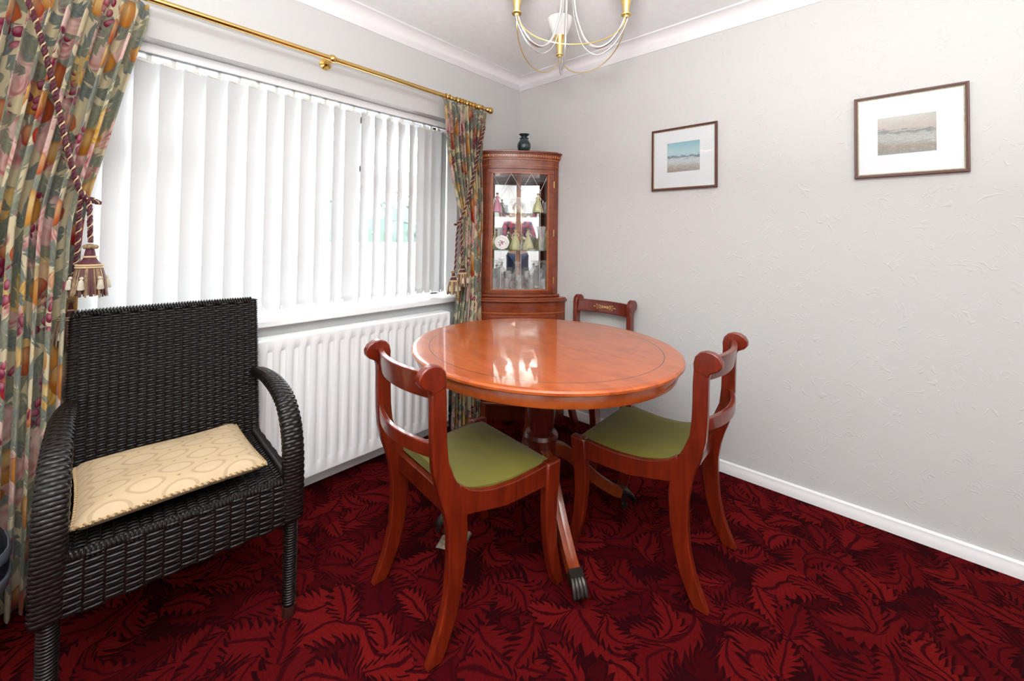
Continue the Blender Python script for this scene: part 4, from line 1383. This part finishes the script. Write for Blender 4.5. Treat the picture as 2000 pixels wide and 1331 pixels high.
# ------------------------------------------------------------------ pictures
def picture(label, x0, x1, z0, z1, px0, px1, pz0, pz1, pm_, slip):
    t = thing('framed_picture', label, 'picture', ((x0 + x1) / 2, -.001, (z0 + z1) / 2), 0, 'framed seascapes')
    W2, H2 = (x1 - x0) / 2, (z1 - z0) / 2
    prof = [(0, 0), (0, -.016), (.002, -.019), (.006, -.019), (.0075, -.016), (.0095, -.016), (.011, -.013), (.011, 0)]
    def bar(nm, prof_, m_, w2, h2, par):
        for q in range(4):
            if q % 2 == 0:
                s = 1 if q == 0 else -1
                f0_ = lambda d_, y: (-(w2 - d_), y, s * (h2 - d_)); f1_ = lambda d_, y: ((w2 - d_), y, s * (h2 - d_))
            else:
                s = 1 if q == 1 else -1
                f0_ = lambda d_, y: (s * (w2 - d_), y, -(h2 - d_)); f1_ = lambda d_, y: (s * (w2 - d_), y, (h2 - d_))
            MB().prism(prof_, f0_, f1_).build(nm, m_, par, smooth=30)
    bar('frame_bar', prof, M['frame_wood'], W2, H2, t)
    bar('gilt_slip', [(.0112, -.0), (.0112, -.0125), (.0112 + slip, -.0105), (.0112 + slip, 0)], M['frame_gold'], W2, H2, t)
    i = .011
    cx, cz = (x0 + x1) / 2, (z0 + z1) / 2
    a0, a1, b0, b1 = px0 - cx, px1 - cx, pz0 - cz, pz1 - cz
    mt_ = MB()
    for X0, X1, Z0, Z1 in ((-W2 + i, a0, -H2 + i, H2 - i), (a1, W2 - i, -H2 + i, H2 - i), (a0, a1, b1, H2 - i), (a0, a1, -H2 + i, b0)):
        mt_.b2(X0, X1, -.0075, -.005, Z0, Z1)
    mt_.build('mount', M['mount'], t, smooth=0)
    ins = MB()
    e_ = .009
    for X0, X1, Z0, Z1 in ((a0 - e_, a1 + e_, b1 + e_, b1 + e_ + .0012), (a0 - e_, a1 + e_, b0 - e_ - .0012, b0 - e_), (a0 - e_, a0 - e_ + .0012, b0 - e_, b1 + e_), (a1 + e_ - .0012, a1 + e_, b0 - e_, b1 + e_)):
        ins.b2(X0, X1, -.0078, -.0074, Z0, Z1)
    ins.build('mount_line', mat('mount_pencil_line', (.72, .73, .75), .9), t, smooth=0)
    MB().b2(a0 - .004, a1 + .004, -.0050, -.0040, b0 - .004, b1 + .004).build('painting', pm_, t, smooth=0)
    MB().b2(-W2 + .009, W2 - .009, -.0040, 0, -H2 + .009, H2 - .009).build('backing_board', M['frame_wood'], t, smooth=0)
    MB().b2(-W2 + .012, W2 - .012, -.0100, -.0090, -H2 + .012, H2 - .012).build('glazing', M['pic_glass'], t, smooth=0)
    return t
picture('smaller-looking framed seascape with blue sky, nearer the cabinet', 1.043, 1.398, 1.466, 1.815, 1.131, 1.309, 1.566, 1.7305,
        painting_mat('blue_seascape', (.20, .42, .50), (.40, .55, .57), (.10, .18, .21), (.48, .53, .55), (.38, .34, .28), (.28, .24, .20), .52), .003)
picture('framed moorland shore scene with muted pink sky, further from the cabinet', 1.955, 2.295, 1.460, 1.807, 2.031, 2.206, 1.553, 1.709,
        painting_mat('muted_seascape', (.30, .29, .24), (.40, .33, .29), (.15, .17, .17), (.36, .36, .33), (.24, .18, .12), (.16, .16, .14), .60), .004)

# ------------------------------------------------------------------ chandelier
HX, HY, HZ = 1.137, -1.014, 2.0
lamp = thing('chandelier', 'three-arm silver and gold ceiling light with trumpet cups', 'chandelier', (HX, HY, CH))
Z0 = -(CH - HZ)
AN = [rad(a) for a in (252, 13, 133)]
MB().lathe([(.001, 0), (.055, 0), (.053, -.018), (.020, -.030), (.001, -.030)], 24).build('ceiling_rose', M['gold'], lamp)
MB().tube([(0, 0, -.03), (0, 0, -.20)], .006, 10).build('stem', M['silver'], lamp)
MB().lathe([(.001, -.19), (.014, -.19), (.034, -.205), (.034, -.215), (.010, -.225), (.001, -.225)], 20).build('hub', M['gold'], lamp)
RA = .229
shade_m = mat('frosted_shade', (.88, .87, .85), .4, var=.01)
shade_m.node_tree.nodes['Principled BSDF'].inputs['Transmission Weight'].default_value = .35
for a in AN:
    dr_ = Vector((cos(a), sin(a), 0)); sd_ = Vector((-sin(a), cos(a), 0))
    def pth(tab, side=0): return spline([dr_ * r + sd_ * side + Vector((0, 0, Z0 + z)) for r, z in tab], 8)
    arm = MB().tube(pth([(.026, .175), (.030, .10), (.042, .03), (.075, -.055), (.120, -.092), (.165, -.085), (.205, -.045), (.224, -.008), (RA, .004)]), .0052, 10).build('arm', M['silver'], lamp)
    MB().tube(pth([(.020, .175), (.022, .10), (.034, .02), (.066, -.075), (.120, -.120), (.175, -.102), (.214, -.055), (.233, -.012), (RA + .004, .004)], .003), .0022, 7).build('wire', M['silver'], arm)
    c = dr_ * RA
    cup = MB().lathe([(.001, Z0 - .006), (.008, Z0 - .006), (.009, Z0), (.018, Z0 + .002), (.018, Z0 + .005), (.010, Z0 + .008), (.012, Z0 + .030), (.019, Z0 + .060), (.030, Z0 + .085), (.028, Z0 + .085), (.001, Z0 + .05)], 20, c).build('cup', M['gold'], lamp)
    MB().lathe([(.016, Z0 + .065), (.032, Z0 + .095), (.050, Z0 + .135), (.056, Z0 + .165), (.054, Z0 + .165), (.030, Z0 + .095), (.014, Z0 + .065)], 24, c).build('glass_shade', shade_m, cup)
    MB().ball(c + Vector((0, 0, Z0 + .115)), .018, 10, 7, (1, 1, 1.5)).build('bulb', mat('opal_bulb', (.85, .84, .8), .3), cup)
for a, b in ((0, 1), (1, 2), (2, 0)):
    p, q = Vector((cos(AN[a]), sin(AN[a]), 0)) * RA, Vector((cos(AN[b]), sin(AN[b]), 0)) * RA
    pts = []
    for k in range(25):
        t_ = k / 24
        m_ = p.lerp(q, t_); w_ = 4 * t_ * (1 - t_)
        m_ = m_ * (1 + .25 * w_)
        pts.append(m_ + Vector((0, 0, Z0 + .004 - .125 * w_ ** .75)))
    MB().tube(pts, .0020, 7).build('gold_swag_wire', M['gold'], lamp)

# ------------------------------------------------------------------ stool and bag at the left edge of the picture
stl = thing('low_stool', 'low dark wooden stool standing against the long curtain', 'stool', (.36, -2.68, 0))
MB().b2(-.15, .15, -.20, .20, .235, .26).build('seat', M['dark_wood'], stl, bevel=.004)
for sx in (-1, 1):
    for sy in (-1, 1): MB().tube([(sx * .13, sy * .18, 0), (sx * .12, sy * .165, .237)], .016, 10).build('leg', M['dark_wood'], stl)
bag = thing('navy_bag', 'dark navy bag with grey bands at the left edge', 'bag', (.34, -2.575, .261), rad(6))
navy = mat('navy_fabric', (.006, .008, .018), .6, var=.2)
grey = mat('grey_band', (.085, .095, .115), .5, var=.1)
def bagsec(sc, z): return [Vector((.13 * sc * cos(a) * abs(cos(a)) ** -.35 if abs(cos(a)) > 1e-3 else 0, .175 * sc * sin(a) * (abs(sin(a)) ** -.35 if abs(sin(a)) > 1e-3 else 0), z)) for a in np.linspace(0, 2 * PI, 28, endpoint=False)]
MB().loft([bagsec(.80, 0), bagsec(.97, .015), bagsec(1.0, .07), bagsec(.97, .11), bagsec(.86, .15), bagsec(.55, .185), bagsec(.15, .20)]).build('body', navy, bag, smooth=60)
for z0, z1, s0, s1 in ((.012, .045, .985, 1.015), (.085, .110, 1.008, .985)):
    MB().loft([bagsec(s0, z0), bagsec(s0 + .012, z0 + .004), bagsec(s1 + .012, z1 - .004), bagsec(s1, z1)]).build('band', grey, bag, smooth=60)

# ------------------------------------------------------------------ the photographer, who shows in the cabinet mirror
def skin(name, verts, edges, m_, parent, root=0, sub=2):
    me = bpy.data.meshes.new(name)
    me.from_pydata([v_[:3] for v_ in verts], edges, [])
    me.materials.append(m_)
    o = bpy.data.objects.new(name, me)
    COL.objects.link(o)
    o.parent = parent
    sk_ = o.modifiers.new('skin', 'SKIN')
    sk_.use_smooth_shade = True
    for i, v_ in enumerate(verts):
        d_ = me.skin_vertices[0].data[i]
        d_.radius = (v_[3], v_[4] if len(v_) > 4 else v_[3]); d_.use_root = i == root
    sb = o.modifiers.new('sub', 'SUBSURF'); sb.levels = sub; sb.render_levels = sub
    return o
FH = Vector((-.672, .740, 0)).normalized()
pp = CAM - FH * .47
per = thing('person', 'photographer in a dark red plaid shirt and jeans holding a camera', 'person', (pp.x, pp.y, 0), math.atan2(FH.y, FH.x) - PI / 2)
V, E = [], []
def chain(pts, link=None):
    last = link
    out = []
    for p in pts:
        V.append(p)
        if last is not None: E.append((last, len(V) - 1))
        last = len(V) - 1
        out.append(last)
    return out
tr = chain([(0, 0, .95, .135, .10), (0, .0, 1.10, .13, .095), (0, 0, 1.28, .15, .105), (0, 0, 1.40, .12, .085), (0, .005, 1.475, .052, .052), (0, .02, 1.56, .072, .085), (0, .025, 1.64, .078, .092), (0, .015, 1.70, .055, .065)])
for s in (-1, 1):
    sh = chain([(s * .175, 0, 1.39, .06), (s * .235, .06, 1.22, .046), (s * .255, .14, 1.11, .042), (s * .17, .27, 1.14, .034), (s * .085, .35, 1.165, .027), (s * .072, .385, 1.17, .026, .034)], tr[3])
    for q in range(4):
        z = 1.148 + q * .017
        chain([(s * .070, .405, z, .0095), (s * .056, .428, z + .002, .0088), (s * .034, .436, z + .002, .0080), (s * .018, .428, z, .0072)][: 4 if q in (1, 2) else 3 + (q == 0)], sh[-1])
    chain([(s * .060, .375, 1.205, .0105), (s * .045, .395, 1.215, .0095), (s * .034, .405, 1.212, .0085)], sh[-1])
    chain([(s * .095, 0, .88, .088), (s * .105, .02, .50, .06), (s * .11, -.01, .12, .042), (s * .112, .05, .055, .045), (s * .118, .15, .045, .042, .035)], tr[0])
skin_m = mat('skin_tone', (.50, .29, .21), .5)
skin('body', V, E, skin_m, per)
def plaid():
    m, t, p = new_mat('plaid_shirt')
    x, y, z = t.xyz(t.coord('Object'))
    a = t.step(.1, .3, t.f('SINE', x * 70)); b = t.step(.1, .3, t.f('SINE', z * 70))
    col = t.mix(a * .5 + b * .5, (.035, .035, .07), (.30, .035, .045))
    t.put(p.inputs['Base Color'], col)
    p.inputs['Roughness'].default_value = .85
    return m
V, E = [], []
tr = chain([(0, 0, .90, .150, .118), (0, 0, 1.10, .145, .11), (0, 0, 1.28, .162, .118), (0, 0, 1.395, .13, .096), (0, .004, 1.45, .062, .062)])
for s in (-1, 1): chain([(s * .18, 0, 1.39, .072), (s * .237, .06, 1.22, .058), (s * .257, .14, 1.11, .053), (s * .17, .27, 1.14, .044), (s * .105, .335, 1.16, .038)], tr[3])
skin('shirt', V, E, plaid(), per)
V, E = [], []
tr = chain([(0, 0, .93, .14, .108)])
for s in (-1, 1): chain([(s * .095, 0, .86, .097), (s * .105, .02, .50, .072), (s * .11, -.008, .10, .058)], tr[0])
skin('jeans', V, E, mat('blue_denim', (.035, .05, .11), .9, var=.25), per)
MB().ball((0, .005, 1.68), .098, 16, 10, (.86, 1.0, .82)).build('hair', mat('brown_hair', (.05, .03, .018), .6, var=.4), per)
for s in (-1, 1):
    MB().ball((s * .032, .108, 1.625), .011, 8, 6).build('eye', M['plastic_white'], per)
    MB().ball((s * .080, .02, 1.61), .022, 8, 6, (.35, .8, 1.3)).build('ear', skin_m, per)
    MB().lathe([(.001, 0), (.052, 0), (.055, .03), (.040, .075), (.001, .09)], 14, (s * .116, .07, 0), sy=2.2).build('shoe', M['black'], per)
MB().loft([[(-.006, .108, 1.62), (.006, .108, 1.62), (0, .100, 1.62)], [(-.014, .112, 1.580), (.014, .112, 1.580), (0, .130, 1.582)], [(-.008, .10, 1.572), (.008, .10, 1.572), (0, .112, 1.572)]]).build('nose', skin_m, per)
MB().ball((0, .103, 1.545), .022, 10, 5, (1, .35, .3)).build('mouth', mat('lips', (.40, .16, .14), .5), per)
pc = thing('photo_camera', 'black camera with flash head held by the photographer', 'camera', tuple(CAM - FH * .03 + Vector((0, 0, 0))), math.atan2(FH.y, FH.x) - PI / 2)
MB().b2(-.068, .068, -.105, -.050, -.052, .048).build('camera_body', M['black'], pc, bevel=.008)
MB().lathe([(.001, -.052), (.034, -.052), (.036, -.03), (.039, -.004), (.036, 0), (.030, -.004), (.001, -.012)], 24, (0, 0, 0), 'y').build('lens', M['black'], pc)
MB().b2(-.012, .012, -.09, -.065, .046, .19).build('flash_bracket', M['black'], pc)
MB().b2(-.04, .04, -.105, -.055, .185, .245).build('flash_head', M['black'], pc, bevel=.006)
